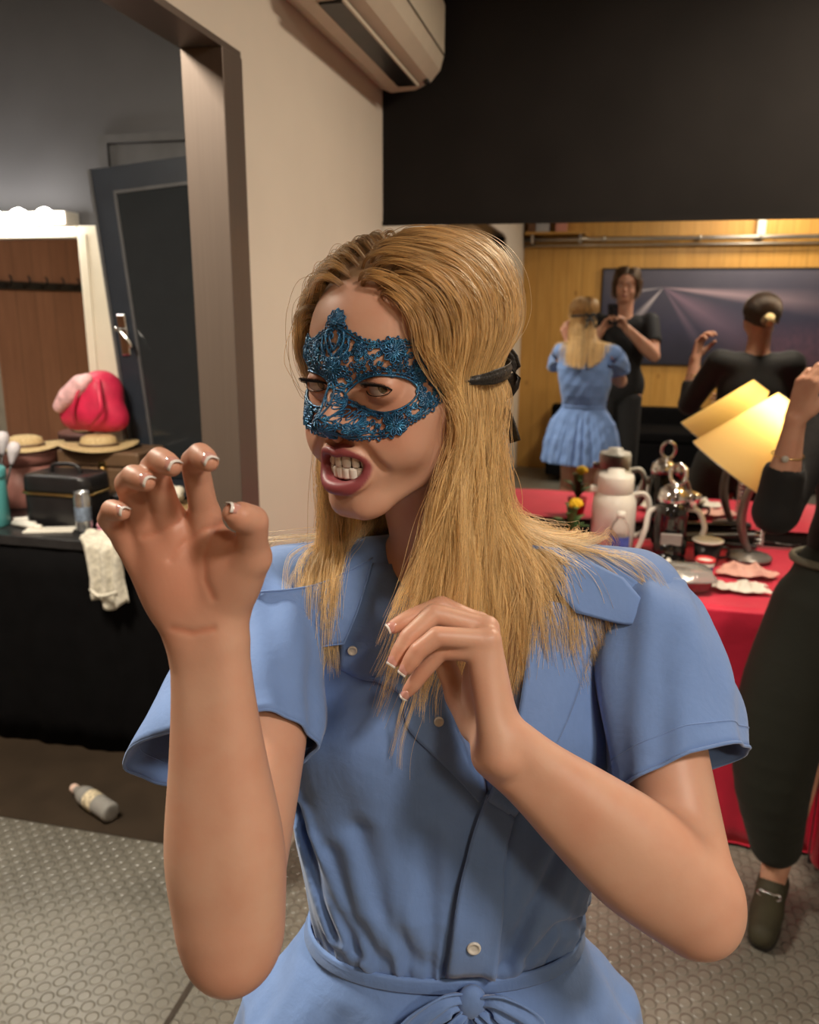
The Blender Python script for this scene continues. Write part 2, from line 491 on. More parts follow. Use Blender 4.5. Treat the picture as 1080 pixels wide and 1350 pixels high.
def head_field(Fd, fr, snarl=False, female=True, detail=True):
    """adds a head (cranium, face, ears) to a field; millimetres in the head's own frame"""
    S = fr.s * 0.001
    def el(c, r, k=8, mode='u', rot=None):
        R = fr.R if rot is None else fr.R @ rot
        Fd.el(fr.p(*(np.array(c) * 0.001)), np.array(r) * S, R, k * S, mode)
    def rc(a, b, ra, rb=None, k=8, mode='u'):
        Fd.rc(fr.p(*(np.array(a) * 0.001)), fr.p(*(np.array(b) * 0.001)), ra * S, (ra if rb is None else rb) * S, k * S, mode)
    def rotx(a):
        c, s_ = math.cos(a), math.sin(a); return np.array([[1, 0, 0], [0, c, -s_], [0, s_, c]])
    def rotz(a):
        c, s_ = math.cos(a), math.sin(a); return np.array([[c, -s_, 0], [s_, c, 0], [0, 0, 1]])
    def roty(a):
        c, s_ = math.cos(a), math.sin(a); return np.array([[c, 0, s_], [0, 1, 0], [-s_, 0, c]])
    el((0, -14, 29), (71, 90, 71), 1)
    el((0, 20, 23), (61, 61, 56), 14)
    el((0, 20, -26), (60, 56, 66), 18)
    jw = 47 if female else 51
    for sx in (-1, 1):
        rc((sx * jw, 0, -56), (sx * 16, 64, -92), 14, 13, 22)          # jaw line
        el((sx * 45, 44, -22), (18, 22, 17), 14)                          # cheekbone
        el((sx * 34, 56, -46), (23, 23, 24), 16)                          # cheek
    rc((-8, 75, -95), (8, 75, -95), 13.5, 13.5, 14)                       # chin
    for sx in (-1, 1):
        rc((sx * 8, 77, 14), (sx * 40, 62, 17), 8 if female else 9.5, 6, 12)   # brow
        el((sx * 31, 88, -2), (17, 16, 11.5), 10, 's')                     # socket
    el((0, 62, -66), (33, 29, 27), 14)                                    # muzzle
    # nose
    nz = 6 if snarl else 0
    rc((0, 79, 6), (0, 96, -28 + nz), 5.5, 7.5, 9)
    el((0, 99, -31 + nz), (8.5, 9, 7.5), 5)
    for sx in (-1, 1):
        el((sx * 12, 90, -36 + nz), (6.8, 9.5, 6.5), 5)
        el((sx * 6.2, 94, -43 + nz), (3.2, 5.5, 4.5), 2.5, 's')
    rc((0, 96, -38 + nz), (0, 89, -46 + nz), 4, 4, 5)
    if not snarl:
        for sx in (-1, 1):
            rc((0, 92, -63), (sx * 22, 81, -67), 4.2, 2, 4); rc((0, 91, -74), (sx * 21, 80, -69), 5.2, 2, 4)
        for sx in (-1, 1):
            rc((0, 97, -68.5), (sx * 20, 86, -68.5), 1.0, 0.6, 2, 's')
    else:
        # bared teeth: the lips drawn back into a wide rounded square
        el((0, 92, -63), (19, 30, 12.0), 5, 's')
        n = 32
        P = []; Rr = []
        for i in range(n + 1):
            a = 2 * PI * i / n; c, s_ = math.cos(a), math.sin(a)
            ca = math.copysign(abs(c) ** 0.75, c); sa = math.copysign(abs(s_) ** 0.8, s_)
            x = 22.5 * ca; z = -63 + (13.5 if s_ > 0 else 16.0) * sa
            if s_ > 0: z -= 1.8 * math.exp(-(x / 4.5) ** 2)              # cupid's bow
            y = 92.0 - 0.021 * x * x
            if s_ < -0.2: y += 1.5 * -s_
            P.append(fr.p(x * 0.001, y * 0.001, z * 0.001)); Rr.append((3.6 if s_ > 0 else 5.8) * (0.52 + 0.48 * abs(s_) ** 0.7) * S)
        Fd.poly(P, Rr, 3.0 * S)
        # folds from the nose to the corners of the mouth, raised cheeks
        for sx in (-1, 1):
            rc((sx * 15, 84, -35), (sx * 33, 70, -54), 6.5, 8, 10)
            rc((sx * 18, 90, -38), (sx * 34, 77, -64), 1.8, 1.2, 7, 's')
    # eyelids over the eyeballs
    for sx in (-1, 1):
        el((sx * 31, 65, -3), (14.2, 14.0, 13.6), 3)
        el((sx * 31, 82, -3.5), (12.5, 12, 4.2 if snarl else 5.0), 1.2, 's', roty(sx * -0.06))
    # ears
    for sx in (() if snarl else (-1, 1)):
        R = rotz(sx * 0.35)
        el((sx * 73, -12, -8), (5, 16, 29), 4, 'u', R)
        el((sx * 77, -9, -4), (4, 9.5, 17), 3, 's', R)
def hand_field(Fd, J, h, r=1.0):
    """palm, four separate fingers and a thumb from joint positions J['R_index0'] ..."""
    A = lambda n: np.array(J[h + '_' + n])
    w = A('wr'); k0 = A('index0'); k3 = A('pinky0')
    side = (k0 - k3) / np.linalg.norm(k0 - k3)
    rw = {'index': 10.3, 'middle': 10.3, 'ring': 9.8, 'pinky': 9.0}
    for i, f in enumerate(('index', 'middle', 'ring', 'pinky')):
        off = side * (0.011 - 0.0075 * i)
        Fd.rc(w + off, A(f + '0'), 0.0150 * r, rw[f] * 0.001 * r, 0.008)
    for f, rr in (('index', (9.6, 8.5, 7.6, 6.2)), ('middle', (9.8, 8.6, 7.7, 6.3)), ('ring', (9.3, 8.2, 7.4, 6.0)), ('pinky', (8.3, 7.3, 6.6, 5.4))):
        P = [A(f + str(i)) for i in range(4)]
        Q = [P[0], P[0] * .5 + P[1] * .5, P[1], P[1] * .5 + P[2] * .5, P[2], P[2] * .45 + P[3] * .55, P[3]]
        R = [rr[0], rr[0] * .94, rr[1] * 1.03, rr[1] * .95, rr[2] * 1.02, rr[2] * .98, rr[3]]
        Fd.poly(Q, np.array(R) * 0.001 * r, 0.0035)
    P = [A('thumb' + str(i)) for i in range(4)]
    Fd.poly([w + (P[0] - w) * 0.6, P[0], P[1]], np.array([14, 14.5, 12.5]) * 0.001 * r, 0.012)
    Fd.poly([P[1], P[1] * .5 + P[2] * .5, P[2], P[2] * .4 + P[3] * .6, P[3]], np.array([12, 10.2, 10.4, 9.6, 6.8]) * 0.001 * r, 0.004)
# joint positions of the masked woman, metres in the room
WJ = {
    'R_sh': (-0.293, 0.706, 1.2992),
    'R_el': (-0.235, 0.4526, 1.1459),
    'R_wr': (-0.2538, 0.4804, 1.3536),
    'R_index0': (-0.2529, 0.483, 1.4452),
    'R_index1': (-0.2508, 0.4689, 1.4834),
    'R_index2': (-0.2387, 0.4536, 1.4909),
    'R_index3': (-0.228, 0.4439, 1.489),
    'R_middle0': (-0.2768, 0.4773, 1.4451),
    'R_middle1': (-0.2759, 0.4619, 1.4791),
    'R_middle2': (-0.2626, 0.4472, 1.4881),
    'R_middle3': (-0.2493, 0.4382, 1.4862),
    'R_ring0': (-0.2935, 0.4742, 1.4401),
    'R_ring1': (-0.2927, 0.4585, 1.4691),
    'R_ring2': (-0.2797, 0.4446, 1.4772),
    'R_ring3': (-0.2665, 0.4368, 1.476),
    'R_pinky0': (-0.3056, 0.4729, 1.4256),
    'R_pinky1': (-0.3088, 0.459, 1.4445),
    'R_pinky2': (-0.2982, 0.4471, 1.4543),
    'R_pinky3': (-0.2863, 0.4395, 1.4552),
    'R_thumb0': (-0.239, 0.4859, 1.3823),
    'R_thumb1': (-0.2187, 0.4791, 1.4194),
    'R_thumb2': (-0.212, 0.4667, 1.4474),
    'R_thumb3': (-0.218, 0.4525, 1.4556),
    'R_palm': (-0.2746, 0.4783, 1.4138),
    'R_hyp': (-0.279, 0.4725, 1.3995),
    'R_then': (-0.2362, 0.4829, 1.4091),
    'L_sh': (0.0418, 0.7893, 1.2958),
    'L_el': (0.0951, 0.6068, 1.1137),
    'L_wr': (-0.0611, 0.5779, 1.2476),
    'L_index0': (-0.0882, 0.6261, 1.3281),
    'L_index1': (-0.1193, 0.6225, 1.3426),
    'L_index2': (-0.1391, 0.6089, 1.3367),
    'L_index3': (-0.1531, 0.5988, 1.3305),
    'L_middle0': (-0.0801, 0.6109, 1.3315),
    'L_middle1': (-0.121, 0.6012, 1.3434),
    'L_middle2': (-0.1379, 0.5859, 1.3283),
    'L_middle3': (-0.1463, 0.5767, 1.3126),
    'L_ring0': (-0.0761, 0.5951, 1.3282),
    'L_ring1': (-0.1139, 0.5792, 1.3338),
    'L_ring2': (-0.127, 0.5715, 1.324),
    'L_ring3': (-0.1348, 0.5664, 1.3114),
    'L_pinky0': (-0.0843, 0.5909, 1.3194),
    'L_pinky1': (-0.1118, 0.5865, 1.3192),
    'L_pinky2': (-0.1265, 0.5814, 1.3003),
    'L_pinky3': (-0.1367, 0.5783, 1.2852),
    'L_thumb0': (-0.0865, 0.6059, 1.2479),
    'L_thumb1': (-0.1041, 0.6247, 1.2629),
    'L_thumb2': (-0.1148, 0.6322, 1.2813),
    'L_thumb3': (-0.1222, 0.6316, 1.298),
    'L_palm': (-0.0854, 0.6045, 1.2825),
    'headc': (-0.1676, 0.6887, 1.5289),
    'neckb': (-0.1296, 0.7512, 1.3252),
    'chest': (-0.1294, 0.7539, 1.2118),
    'waist': (-0.1254, 0.6985, 0.9103),
}
PALM_LINES = [([(-0.2423, 0.4873, 1.4402), (-0.2497, 0.483, 1.43), (-0.2533, 0.4788, 1.4169), (-0.2516, 0.4754, 1.4024), (-0.2458, 0.4738, 1.3908)], 0.0012, 0.0024), ([(-0.2934, 0.4726, 1.4297), (-0.2819, 0.4762, 1.433), (-0.2721, 0.4799, 1.4385), (-0.2652, 0.4832, 1.4451)], 0.0012, 0.0022), ([(-0.2443, 0.4861, 1.4373), (-0.2558, 0.4826, 1.4343), (-0.2683, 0.4771, 1.424), (-0.275, 0.4732, 1.4153)], 0.0012, 0.0022), ([(-0.2707, 0.4629, 1.371), (-0.2575, 0.4653, 1.3682), (-0.2445, 0.4691, 1.3712)], 0.0012, 0.0026)]
# ------------------------------------------------------------------ the masked woman: one continuous body
HEAD = Frame(WJ['headc'], (-0.398, -0.917, -0.10), (-0.05, -0.1, 0.99), 1.02)
def arm_field(Fd, J, h, elr=0.040, wr=0.0185, side=None, sh=0.050, k=0.02):
    s, e, w = (np.array(J[h + n]) for n in ('_sh', '_el', '_wr'))
    ax = (w - e) / np.linalg.norm(w - e); up = (s - e) / np.linalg.norm(s - e)
    sd = np.array(side, float); sd -= ax * (sd @ ax); sd /= np.linalg.norm(sd)
    bk = -(ax + up); bk /= np.linalg.norm(bk) + 1e-9
    Fd.poly([s, s + (e - s) * .3, s + (e - s) * .62, e + up * 0.012], [sh, sh * .93, sh * .86, elr * .86], k, n=10)
    for q in (-1, 1):
        L = w - e
        Fd.poly([e + sd * q * .006 + bk * .004, e + L * .14 + sd * q * .009, e + L * .32 + sd * q * .011, e + L * .6 + sd * q * .010, e + L * .84 + sd * q * .0095, w + sd * q * .0088],
                [elr * .80, elr * .86, elr * .84, elr * .66, wr * 1.08, wr], 0.010, n=24)
    Fd.poly([e + bk * .004, e + bk * .018], [elr * .66, elr * .46], 0.022)
def woman_field(h, arms=True):
    lo = (-0.40, 0.38, 0.86); hi = (0.20, 0.90, 1.66)
    Fd = Field(lo, hi, h)
    nb = np.array(WJ['neckb']); ch = np.array(WJ['chest'])
    head_field(Fd, HEAD, snarl=True)
    # neck and shoulders
    Fd.rc(HEAD.p(0, -0.018, -0.035), nb + np.array([0, 0.004, -0.01]), 0.050, 0.054, 0.022)
    rs, ls = np.array(WJ['R_sh']), np.array(WJ['L_sh'])
    Fd.rc(nb + np.array([-0.02, 0.01, -0.015]), rs + np.array([0.01, 0.01, 0.0]), 0.042, 0.046, 0.03)
    Fd.rc(nb + np.array([0.02, 0.01, -0.015]), ls + np.array([-0.01, 0.01, 0.0]), 0.042, 0.046, 0.03)
    Fd.el(ch + np.array([0, 0.008, 0.0]), (0.130, 0.080, 0.15), None, 0.03)
    Fd.el(np.array([-0.129, 0.725, 1.01]), (0.105, 0.066, 0.17), None, 0.03)
    if not arms: return Fd
    arm_field(Fd, WJ, 'R', 0.0375, 0.0182, side=(0.95, 0.1, 0.1), sh=0.043)
    arm_field(Fd, WJ, 'L', 0.042, 0.0185, side=(0.5, 0.1, 0.86), sh=0.043)
    J = WJ
    hand_field(Fd, J, 'R')
    Fd.el(J['R_then'], (0.016, 0.013, 0.024), None, 0.012)
    Fd.el(J['R_hyp'], (0.014, 0.012, 0.026), None, 0.012)
    hand_field(Fd, J, 'L', 0.96)
    Fd.el(J['L_palm'], (0.013, 0.014, 0.028), None, 0.012)
    return Fd
def skin_mat(name, base, lip=None, hair=None):
    N = NT(name)
    vec = N.coord('Object')
    n1 = N.noise(vec, 22, 4); n2 = N.noise(vec, 420, 3)
    a = tuple(base); b = (base[0] * 0.93, base[1] * 0.80, base[2] * 0.76)
    col = N.ramp(n1, [(0.35, a), (0.75, b)])
    if lip:
        at = N.node('ShaderNodeAttribute', attribute_name='tint')
        col = N.mix(at.outputs['Fac'], col, lip)
        at2 = N.node('ShaderNodeAttribute', attribute_name='flush')
        col = N.mix(at2.outputs['Fac'], col, (base[0] * 0.92, base[1] * 0.60, base[2] * 0.52))
    if hair:
        at3 = N.node('ShaderNodeAttribute', attribute_name='scalp')
        col = N.mix(at3.outputs['Fac'], col, hair)
    N.link(col, N.b.inputs['Base Color'])
    N.set(Roughness=0.46, Specular_IOR_Level=0.42, Subsurface_Weight=0.18, Subsurface_Scale=0.006)
    N.b.inputs['Subsurface Radius'].default_value = (1.0, 0.35, 0.2)
    N.bump(n2, 0.06, 0.001)
    return N.m
M_skin = skin_mat('fair_skin', (0.60, 0.355, 0.250), (0.27, 0.060, 0.068), (0.20, 0.11, 0.05))
def add_attr(o, name, vals):
    at = o.data.attributes.new(name, 'FLOAT', 'POINT'); at.data.foreach_set('value', np.ascontiguousarray(vals, dtype=np.float32))
woman = thing('person', (-0.125, 0.72, 0.0), 'woman in blue lace eye mask and blue shirt dress, one hand raised like a claw', 'person')
_h = 0.0017
_F = woman_field(_h)
WV, WF = _F.mesh()
_sm = smooth_verts(WV, WF, 40, 0.5); _w = np.clip((1.345 - WV[:, 2]) / 0.02, 0, 1)          # arms smoother than the face
for f in ('R_wr', 'R_middle1', 'R_thumb2', 'L_wr', 'L_middle1'): _w = _w * np.clip((np.linalg.norm(WV - np.array(WJ[f]), axis=1) - (0.06 if 'wr' not in f else 0.03)) / 0.03, 0, 1)
WV = smooth_verts(WV, WF, 1, 0.4) * (1 - _w)[:, None] + _sm * _w[:, None]; del _sm
# hips and legs under the skirt, the same figure at a coarser step
_FL = Field((-0.40, 0.48, -0.01), (0.16, 0.98, 1.02), 0.005)
_FL.el((-0.127, 0.722, 0.88), (0.118, 0.080, 0.12), None, 0.03)
for q in (-1, 1):
    hp = np.array([-0.127 + 0.065 * q, 0.725 + 0.018 * q, 0.86]); kn = np.array([-0.127 + 0.075 * q, 0.715 + 0.02 * q, 0.47]); an = np.array([-0.127 + 0.082 * q, 0.745 + 0.02 * q, 0.085])
    _FL.poly([hp, hp * .5 + kn * .5, kn + [0, 0, .05], kn, kn * .7 + an * .3 + [0, .012, 0], an + [0, 0, .06], an], [.070, .070, .056, .052, .054, .036, .034], 0.02, n=14)
    _FL.poly([an + [0, 0.02, -.045], an + [.02, -.07, -.052], an + [.035, -.14, -.062]], [.034, .033, .022], 0.015)
    _FL.rc(an, an + [0, 0.012, -.05], .033, .034, .015)
LV, LF = _FL.mesh(); del _FL
_keep = (LV[LF].mean(1)[:, 2] < 0.90)
_ok = (WV[WF].mean(1)[:, 2] > 0.875)
_n0 = len(WV)
AV, AF = np.concatenate([WV, LV]), np.concatenate([WF[_ok], LF[_keep] + _n0])
_used = np.unique(AF); _re = np.full(len(AV), -1); _re[_used] = np.arange(len(_used)); WV, WF = AV[_used], _re[AF]
# the lines of the palm, pressed into the skin
_pn = np.array([0.0, 0.0, 1.58]) - np.array(WJ['R_palm']); _pn /= np.linalg.norm(_pn); _pu = np.cross(_pn, [0, 0, 1.0]); _pu /= np.linalg.norm(_pu); _pv = np.cross(_pu, _pn)
_q = WV - np.array(WJ['R_palm']); _qa, _qb, _qc = _q @ _pu, _q @ _pv, _q @ _pn
_near = (np.linalg.norm(_q, axis=1) < 0.065) & (_qc > -0.004)
crease = np.zeros(len(WV))
for line, dep, wd in PALM_LINES:
    W_ = [((np.array(p) - np.array(WJ['R_palm'])) @ _pu, (np.array(p) - np.array(WJ['R_palm'])) @ _pv) for p in line]
    D = np.full(len(WV), 1.0)
    for (a, b), (c, d) in zip(W_[:-1], W_[1:]):
        t = np.clip(((_qa - a) * (c - a) + (_qb - b) * (d - b)) / ((c - a) ** 2 + (d - b) ** 2), 0, 1)
        D = np.minimum(D, np.hypot(_qa - a - t * (c - a), _qb - b - t * (d - b)))
    e_ = np.exp(-(D / wd) ** 2) * _near; WV = WV - _pn * (dep * e_)[:, None]; crease = np.maximum(crease, e_)
body = big_mesh('body', WV - np.array(woman.location), WF, M_skin, woman)
L = HEAD.loc(WV) * 1000
x, y, z = L[:, 0], L[:, 1], L[:, 2]
ang = np.arctan2((z + 63) / 17.0, x / 24.5); rr = np.sqrt((x / 25.5) ** 2 + ((z + 63.5) / np.where(z > -63.5, 17.5, 21.5)) ** 2)
lipm = np.clip((1.06 - rr) / 0.06, 0, 1) * (y > 62) * (y < 112) * (z < -38)
dark = np.clip((84 - y) / 6, 0, 1) * (rr < 0.95)
add_attr(body, 'tint', lipm)
fl = 0.55 * np.exp(-((np.abs(x) - 40) / 16) ** 2 - ((z + 34) / 18) ** 2) * (y > 20) + 0.5 * np.exp(-(x / 12) ** 2 - ((z + 36) / 9) ** 2) * (y > 70) + 0.75 * np.exp(-((np.abs(x) - 31) / 13) ** 2 - ((z + 1) / 7.5) ** 2) * (y > 40)
for f in ('R_index', 'R_middle', 'R_ring', 'R_pinky', 'R_thumb', 'L_index', 'L_middle', 'L_ring', 'L_pinky'):
    for i, wgt in ((1, .25), (2, .45), (3, .6)):
        d2 = ((WV - np.array(WJ[f + str(i)])) ** 2).sum(1); fl = np.maximum(fl, wgt * np.exp(-d2 / 0.012 ** 2))
_d = np.abs(WV - np.array(WJ['R_palm'])); fl = np.maximum(fl, 0.62 * np.clip(1.4 - np.linalg.norm(_d, axis=1) / 0.05, 0, 1))
for e in ('R_el', 'L_el'):
    d2 = ((WV - np.array(WJ[e]) - np.array([0, -0.01, -0.03])) ** 2).sum(1); fl = np.maximum(fl, 0.4 * np.exp(-d2 / 0.035 ** 2))
add_attr(body, 'flush', np.maximum(fl, 0.8 * crease))

HL_AZ = [0, 20, 38, 55, 70, 82, 95, 115, 140, 180]; HL_Z = [72, 69, 52, 34, 14, -4, -18, -34, -48, -58]
def hair_zone(L):
    az = np.degrees(np.abs(np.arctan2(L[:, 0], L[:, 1])))
    return L[:, 2] - np.interp(az, HL_AZ, HL_Z)
sc = np.clip(hair_zone(L) / 6, 0, 1) * (L[:, 2] > -70) * (np.hypot(L[:, 0], L[:, 1]) < 112)
add_attr(body, 'scalp', sc)
# eyes: ball with iris and pupil, lashes, teeth
def eye_mat():
    N = NT('eye'); at = N.node('ShaderNodeAttribute', attribute_name='iris')
    c = N.ramp(at.outputs['Fac'], [(0.0, (0.01, 0.01, 0.01)), (0.20, (0.012, 0.01, 0.01)), (0.22, (0.10, 0.075, 0.045)), (0.42, (0.16, 0.13, 0.085)), (0.46, (0.03, 0.025, 0.02)), (0.50, (0.62, 0.56, 0.53)), (1.0, (0.55, 0.42, 0.39))])
    N.link(c, N.b.inputs['Base Color']); N.set(Roughness=0.12, Coat_Weight=0.6, Coat_Roughness=0.03); return N.m
M_eye = eye_mat()
M_lash = plain('lash_dark', (0.012, 0.009, 0.008), 0.7, var=0)
M_teeth = plain('tooth_enamel', (0.80, 0.76, 0.69), 0.18, var=0.05, coat=0.5)
def eyeballs(fr, target, parent, base):
    for sx in (-1, 1):
        c = fr.p(sx * 0.031, 0.0648, -0.003)
        g = np.array(target) - c; g /= np.linalg.norm(g)
        q = Vector((0, 0, 1)).rotation_difference(Vector(g)).to_matrix().to_4x4()
        mb = MB().ball((0, 0, 0), 0.0125 * fr.s, 32, 24, Matrix.Translation(Vector(c - base)) @ q)
        o = mb.build('eyeball', M_eye, parent)
        V = np.array(mb.v) + base - c
        add_attr(o, 'iris', np.arccos(np.clip(V @ g / (0.0125 * fr.s), -1, 1)))
def lashes(fr, parent, base, gap=4.8):
    for sx in (-1, 1):
        mb = MB()
        for top in (1, -1):
            P = []
            for i in range(13):
                t = -1 + 2 * i / 12
                xx = t * 12.3; zz = top * gap * math.sqrt(max(0, 1 - t * t)) * 0.98 - 3.4
                yy = 65 + math.sqrt(max(1.0, 14.4 ** 2 - xx * xx - (zz + 3) ** 2))
                P.append(Vector(fr.p((sx * 31 + xx) * 0.001, yy * 0.001, zz * 0.001) - base))
            mb.tube(P, [0.0004 + 0.0008 * (top > 0) * (0.4 + 0.6 * abs(math.sin(PI * i / 12))) for i in range(13)], 6)
            if top > 0:
                for i in range(1, 12):
                    for j in range(3):
                        p = P[i].lerp(P[i + 1] if i < 12 else P[i], j / 3)
                        t = -1 + 2 * (i + j / 3) / 12
                        d = Vector(fr.R @ np.array([t * 2.5, 6.5, 2.4]) * 0.001)
                        mb.tube([p, p + d * 0.6, p + d + Vector(fr.R @ np.array([0, 0, 1.4])) * 0.001], [0.00035, 0.00025, 0.0001], 4)
        mb.build('eyelashes', M_lash, parent)
def teeth(fr, parent, base, zc=-63):
    for nm, up in (('upper_teeth', 1), ('lower_teeth', -1)):
        mb = MB()
        ws = [8.4, 6.8, 7.4, 6.6, 6.4] if up > 0 else [5.4, 5.8, 6.6, 6.6, 6.6]
        hs = [10.4, 9.2, 10.0, 8.6, 7.6] if up > 0 else [8.6, 8.8, 9.2, 8.2, 7.6]
        R0 = 25.0 if up > 0 else 23.4
        for sx in (-1, 1):
            a = 0.0
            for w, h in zip(ws, hs):
                th = (a + w / 2) / R0; a += w
                cx_, cy_ = sx * R0 * math.sin(th), 59 + (R0 + 1.0) * math.cos(th) * 1.04
                n = 8; V = []; F = []
                rows = 7
                for r in range(rows):
                    v = r / (rows - 1)
                    wv = w * 0.5 * (0.80 + 0.19 * math.sin(PI * min(v * 0.62, 1) + 0.35)) * (0.90 if v == 1 else 1)
                    zz = zc - 1.0 + up * (h * (1 - v)) + (0.3 if up > 0 else -0.2)
                    dy = -0.12 * (1 - v) * h * 0.4 + (0.6 if up > 0 else 0)
                    for k in range(n + 1):
                        u = -1 + 2 * k / n
                        xl = u * wv; yl = (1.9 - 1.9 * abs(u) ** 2.6) + dy - (0.5 if v == 1 else 0)
                        V.append((cx_ + sx * 0 + xl * math.cos(th) + sx * yl * math.sin(th), cy_ - sx * xl * math.sin(th) * 1 + yl * math.cos(th), zz))
                for r in range(rows - 1):
                    for k in range(n):
                        F.append((r * (n + 1) + k, r * (n + 1) + k + 1, (r + 1) * (n + 1) + k + 1, (r + 1) * (n + 1) + k))
                mb.add([Vector(fr.p(*(np.array(p) * 0.001)) - base) for p in V], F)
        mb.build(nm, M_teeth, parent, solidify=0.002)
_b = np.array(woman.location)
eyeballs(HEAD, (0, 0, 1.60), woman, _b)
lashes(HEAD, woman, _b, 4.2)
teeth(HEAD, woman, _b)

M_nail = plain('nail_pink', (0.60, 0.30, 0.25), 0.16, var=0.03, coat=0.7)
M_nail_tip = plain('nail_white', (0.82, 0.79, 0.75), 0.16, var=0.02, coat=0.7)
def nail(J, f, back, parent, base, w=0.0052, ln=0.0125, r=0.0066):
    """a nail on the back of the last joint with a white free edge; back: direction from the finger pad to the nail"""
    A, B = np.array(J[f + '2']), np.array(J[f + '3']); t = (B - A) / np.linalg.norm(B - A)
    n = np.array(back, float); n -= t * (n @ t); n /= np.linalg.norm(n); s = np.cross(t, n)
    for nm, u0, u1, m in (('nail', -0.55, 0.62, M_nail), ('nail_tip', 0.60, 0.84, M_nail_tip)):
        R = []
        for u in np.linspace(u0, u1, 8):
            row = []
            wu = 0.92 * w * (1 - 0.35 * max(0, -u) ** 2 - 0.10 * max(0, u) ** 3)
            for q in np.linspace(-1, 1, 9):
                h = r * 0.87 + 0.0006 - 0.0036 * q * q - 0.0016 * (u + .2) ** 2 + (0.0004 if nm == 'nail_tip' else 0)
                row.append(tuple(B + t * (u * ln * 0.52 + 0.0012) + s * q * wu + n * h - base))
            R.append(row)
        o = MB().sheet(R).build(nm, m, parent if nm == 'nail' else last, solidify=0.0007)
        last = o
def bend_back(J, f):
    """the nail side: away from the inside of the finger's curl"""
    P = [np.array(J[f + str(i)]) for i in range(4)]
    a = P[2] - P[1]; b = P[3] - P[2]
    return a / np.linalg.norm(a) - b / np.linalg.norm(b) + 1e-6
for f, w, r in (('index', .0056, .0066), ('middle', .0058, .0067), ('ring', .0054, .0064), ('pinky', .0046, .0057)):
    nail(WJ, 'R_' + f, bend_back(WJ, 'R_' + f), woman, _b, w, 0.0125, r)
    nail(WJ, 'L_' + f, bend_back(WJ, 'L_' + f) + np.array([0.1, -0.25, 0.15]), woman, _b, w * .96, 0.0120, r * .96)
nail(WJ, 'R_thumb', (-0.2, -0.75, 0.6), woman, _b, .0054, 0.0145, .0076)
# ------------------------------------------------------------------ hair: locks combed over the scalp, then falling over shoulders and back
def hair_mat(name, root, mid, tip, rough=0.30):
    N = NT(name); N.n.remove(N.b)
    h = N.node('ShaderNodeHairInfo')
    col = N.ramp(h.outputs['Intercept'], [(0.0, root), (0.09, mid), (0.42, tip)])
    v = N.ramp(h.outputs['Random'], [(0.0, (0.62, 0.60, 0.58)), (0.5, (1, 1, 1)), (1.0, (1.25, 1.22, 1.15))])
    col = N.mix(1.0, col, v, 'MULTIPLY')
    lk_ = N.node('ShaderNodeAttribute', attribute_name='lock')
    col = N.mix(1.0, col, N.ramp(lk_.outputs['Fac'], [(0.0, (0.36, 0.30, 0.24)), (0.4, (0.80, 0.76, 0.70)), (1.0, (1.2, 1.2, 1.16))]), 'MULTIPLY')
    b = N.node('ShaderNodeBsdfHairPrincipled', parametrization='COLOR')
    N.link(col, b.inputs['Color']); b.inputs['Roughness'].default_value = rough; b.inputs['Radial Roughness'].default_value = 0.35
    d = N.node('ShaderNodeBsdfPrincipled'); N.link(col, d.inputs['Base Color']); d.inputs['Roughness'].default_value = 0.42; d.inputs['Specular IOR Level'].default_value = 0.35
    mx = N.node('ShaderNodeMixShader'); mx.inputs[0].default_value = 0.55; N.link(b.outputs[0], mx.inputs[1]); N.link(d.outputs[0], mx.inputs[2])
    N.link(mx.outputs[0], N.out.inputs['Surface']); return N.m
def hair_curves(name, paths, radius, material, parent, base, taper=0.35, locks=None):
    n, m, _ = paths.shape
    cu = bpy.data.hair_curves.new(name); cu.add_curves([m] * n)
    cu.attributes['position'].data.foreach_set('vector', np.ascontiguousarray(paths - base, dtype=np.float32).ravel())
    at = cu.attributes.get('radius') or cu.attributes.new('radius', 'FLOAT', 'POINT')
    t = np.linspace(0, 1, m); r = radius * (1 - (1 - taper) * t ** 3)
    at.data.foreach_set('value', np.tile(r, n).astype(np.float32))
    lk = cu.attributes.new('lock', 'FLOAT', 'CURVE'); rl = np.random.default_rng(3).random(n) if locks is None else locks; lk.data.foreach_set('value', np.resize(rl, n).astype(np.float32))
    cu.materials.append(material)
    o = bpy.data.objects.new(name, cu); COL.objects.link(o); o.parent = parent
    return o
def resample(paths, lens, m):
    """paths (n,k,3) cut at length lens -> m even points"""
    seg = np.linalg.norm(np.diff(paths, axis=1), axis=2); cum = np.concatenate([np.zeros((len(paths), 1)), np.cumsum(seg, 1)], 1)
    out = np.empty((len(paths), m, 3))
    for i in range(len(paths)):
        t = np.linspace(0, min(lens[i], cum[i, -1]), m)
        for k in range(3): out[i, :, k] = np.interp(t, cum[i], paths[i, :, k])
    return out
